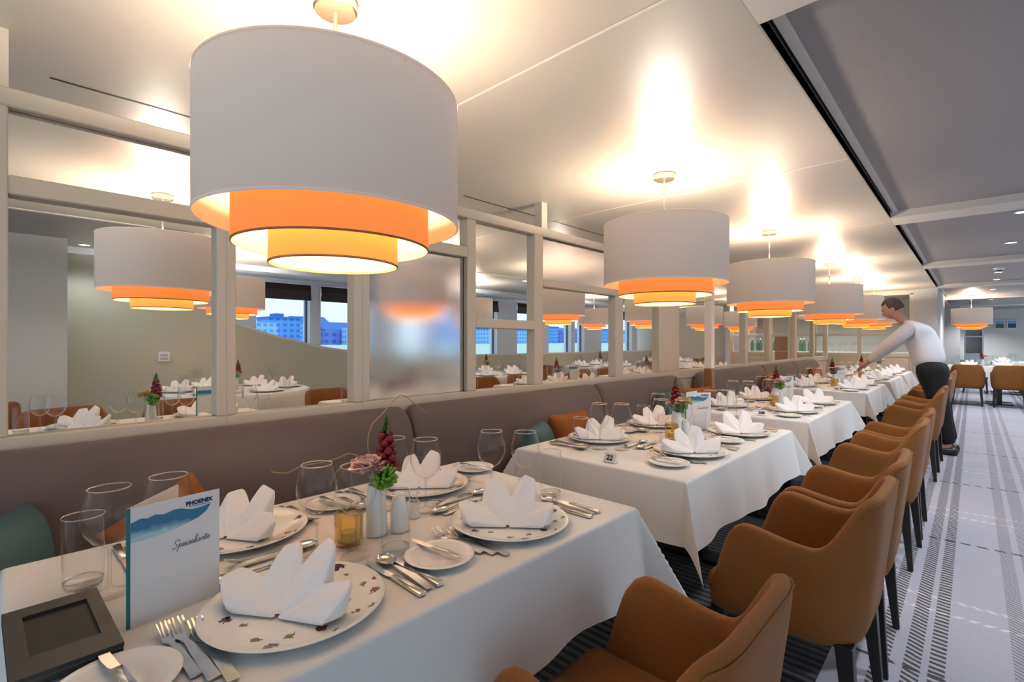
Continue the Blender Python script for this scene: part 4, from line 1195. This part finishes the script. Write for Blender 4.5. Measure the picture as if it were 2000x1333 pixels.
for i in range(12):
    ST['wine2'].put((-2.3 + .11 * i, 11.72 + .1 * (i % 2), 1.03), 0, 'clear stemmed glass in the row on the service counter', 'glasses on the service counter')

# ------------------------------------------------------------------ waiter
def skin(name, verts, edges, radii, mat, parent, sub=2, root=0):
    me = bpy.data.meshes.new(name); me.from_pydata([Vector(v) for v in verts], edges, []); me.materials.append(mat)
    o = bpy.data.objects.new(name, me); COL.objects.link(o)
    m = o.modifiers.new('skin', 'SKIN'); m.use_smooth_shade = True
    for i, r in enumerate(radii):
        r = r if isinstance(r, tuple) else (r, r)
        me.skin_vertices[0].data[i].radius = r; me.skin_vertices[0].data[i].use_root = (i == root)
    s = o.modifiers.new('s', 'SUBSURF'); s.levels = sub; s.render_levels = sub
    o.parent = parent
    return o
WXp, WYp = -.24, 7.30
t = thing('person', 'person in white shirt and black trousers bending over the fifth table to set it', 'person', (WXp, WYp, 0))
# pose in local coordinates, facing -x ; left side is -y
hip, ches, neck = (-.12, 0, .96), (-.19, .02, 1.27), (-.33, .04, 1.455)
shL, shR = (-.27, -.16, 1.40), (-.27, .21, 1.40)
elL, elR = (-.50, -.10, 1.19), (-.50, .30, 1.18)
wrL, wrR = (-.70, .06, .985), (-.72, .36, .98)
ch_ = lambda *p: list(p)
V_ = [hip, (-.15, .01, 1.12), ches, (-.285, .03, 1.40), neck, (-.385, .05, 1.52), (-.43, .05, 1.60), (-.455, .05, 1.66),
      shL, elL, wrL, shR, elR, wrR,
      (-.10, -.10, .90), (-.02, -.11, .48), (.05, -.11, .09), (-.10, .10, .90), (-.02, .12, .48), (.06, .13, .09), (-.10, -.11, .04), (-.09, .13, .04)]
E_ = [(0, 1), (1, 2), (2, 3), (3, 4), (4, 5), (5, 6), (6, 7), (3, 8), (8, 9), (9, 10), (3, 11), (11, 12), (12, 13), (0, 14), (14, 15), (15, 16), (0, 17), (17, 18), (18, 19), (16, 20), (19, 21)]
R_ = [.09, .09, .12, .10, .055, .052, .085, .075, .055, .042, .028, .055, .042, .028, .085, .06, .04, .085, .06, .04, .035, .035]
verts, edges, rad = list(V_), list(E_), list(R_)
def hand(w, wi, d):
    d = Vector(d).normalized(); side = d.cross(Vector((0, 0, 1))).normalized(); dn = side.cross(d)
    palm = Vector(w) + d * .05; verts.append(tuple(palm)); edges.append((wi, len(verts) - 1)); rad.append((.032, .018)); pi_ = len(verts) - 1
    for q, (o_, L) in enumerate(((-.028, .066), (-.010, .075), (.009, .07), (.026, .056))):
        a = palm + d * .03 + side * o_; b = a + d * L * .5 + Vector((0, 0, -.006)); c = b + d * L * .45 + Vector((0, 0, -.022))
        i0 = len(verts); verts.extend([tuple(a), tuple(b), tuple(c)]); edges.extend([(pi_, i0), (i0, i0 + 1), (i0 + 1, i0 + 2)]); rad.extend([.0105, .0085, .007])
    a = Vector(w) + d * .03 - side * .034; b = a + d * .03 - side * .016 + Vector((0, 0, -.012)); c = b + d * .026 + Vector((0, 0, -.012))
    i0 = len(verts); verts.extend([tuple(a), tuple(b), tuple(c)]); edges.extend([(pi_, i0), (i0, i0 + 1), (i0 + 1, i0 + 2)]); rad.extend([.012, .0095, .008])
hand(wrL, 10, (-.7, .35, -.6)); hand(wrR, 13, (-.75, .1, -.6))
body = skin('body', verts, edges, rad, M['skin'], t)
# head details on top of the body's head bulb
hm = nb()
sphere(hm, (0, 0, 0), .098, 1.06, .82, 1.22, 20, 14)
for v in hm.verts:
    if v.co.z < -.03: v.co.x -= .012; v.co.y *= 1 + (v.co.z + .03) * 2.2
HM = Matrix.Translation((-.455, .05, 1.63)) @ Matrix.Rotation(-.55, 4, 'Y')
def hpart(name, bm, mat): xf(bm, HM); return obj(name, bm, mat, body)
hpart('face', hm, M['skin'])
bm = nb(); sphere(bm, (-.108, 0, -.012), .017, 1., .75, 1.5, 10, 8); hpart('nose', bm, M['skin'])
for s in (-1, 1):
    bm = nb(); sphere(bm, (.005, .08 * s, -.005), .026, .7, .3, 1.2, 10, 8); hpart('ear', bm, M['skin'])
    bm = nb(); sphere(bm, (-.093, .031 * s, .012), .011, .6, 1.1, .7, 10, 8); hpart('eye', bm, M['white'])
    bm = nb(); sphere(bm, (-.0985, .031 * s, .011), .0055, .5, 1, 1, 8, 6); hpart('pupil', bm, M['black'])
    bm = nb(); sphere(bm, (-.097, .032 * s, .032), .014, .4, 1.2, .25, 8, 6); hpart('eyebrow', bm, M['hair'])
bm = nb(); sphere(bm, (-.094, 0, -.058), .02, .35, 1.2, .3, 10, 6); hpart('mouth', bm, simple('lips', (.4, .14, .12), .5))
bm = nb(); sphere(bm, (.010, 0, .014), .104, 1.05, .83, 1.2, 20, 14)
bmesh.ops.delete(bm, geom=[v for v in bm.verts if (v.co.x < -.045 and v.co.z < .075) or v.co.z < -.045 or (v.co.x < -.02 and v.co.z < .0)], context='VERTS')
o = hpart('hair', bm, M['hair'])
so = o.modifiers.new('sol', 'SOLIDIFY'); so.thickness = .006
# clothes
sv = [(-.125, 0, .92), (-.13, .01, 1.10), ches, (-.28, .03, 1.395), (-.325, .037, 1.445), shL, elL, tuple(Vector(elL).lerp(Vector(wrL), .9)), shR, elR, tuple(Vector(elR).lerp(Vector(wrR), .9))]
skin('shirt', sv, [(0, 1), (1, 2), (2, 3), (3, 4), (3, 5), (5, 6), (6, 7), (3, 8), (8, 9), (9, 10)], [(.175, .16), (.17, .155), (.17, .15), (.125, .115), (.075, .075), .085, .066, .046, .085, .066, .046], M['shirt'], t)
skin('trousers', [(-.125, 0, 1.05), (-.12, 0, .90), (-.08, -.095, .80), (-.02, -.11, .48), (.05, -.11, .10), (-.08, .10, .80), (-.02, .12, .48), (.06, .13, .10)], [(0, 1), (1, 2), (2, 3), (3, 4), (1, 5), (5, 6), (6, 7)], [(.19, .175), (.195, .18), .122, .092, .07, .122, .092, .07], simple('black_cloth', (.010, .010, .012), .9), t)
for s, (x, y) in enumerate(((.05, -.11), (.06, .13))):
    bm = nb(); box(bm, x - .21, x + .075, y - .048, y + .048, 0, .085, .03, 3)
    for v in bm.verts:
        if v.co.x < x - .05: v.co.z *= .72
    obj('shoe', bm, M['black'], t)

# ------------------------------------------------------------------ light
w = bpy.data.worlds.new('sky'); sc.world = w; w.use_nodes = True
bgn = w.node_tree.nodes['Background']; bgn.inputs[0].default_value = (.74, .86, 1., 1); bgn.inputs[1].default_value = .95
sc.view_settings.view_transform = 'Standard'
sc.view_settings.look = 'None'
sc.view_settings.exposure = .36
sc.cycles.use_denoising = True
sc.cycles.max_bounces = 8; sc.cycles.diffuse_bounces = 4; sc.cycles.glossy_bounces = 4; sc.cycles.transmission_bounces = 8; sc.cycles.transparent_max_bounces = 24
sc.cycles.caustics_reflective = False; sc.cycles.caustics_refractive = False
sc.cycles.sample_clamp_indirect = 6.
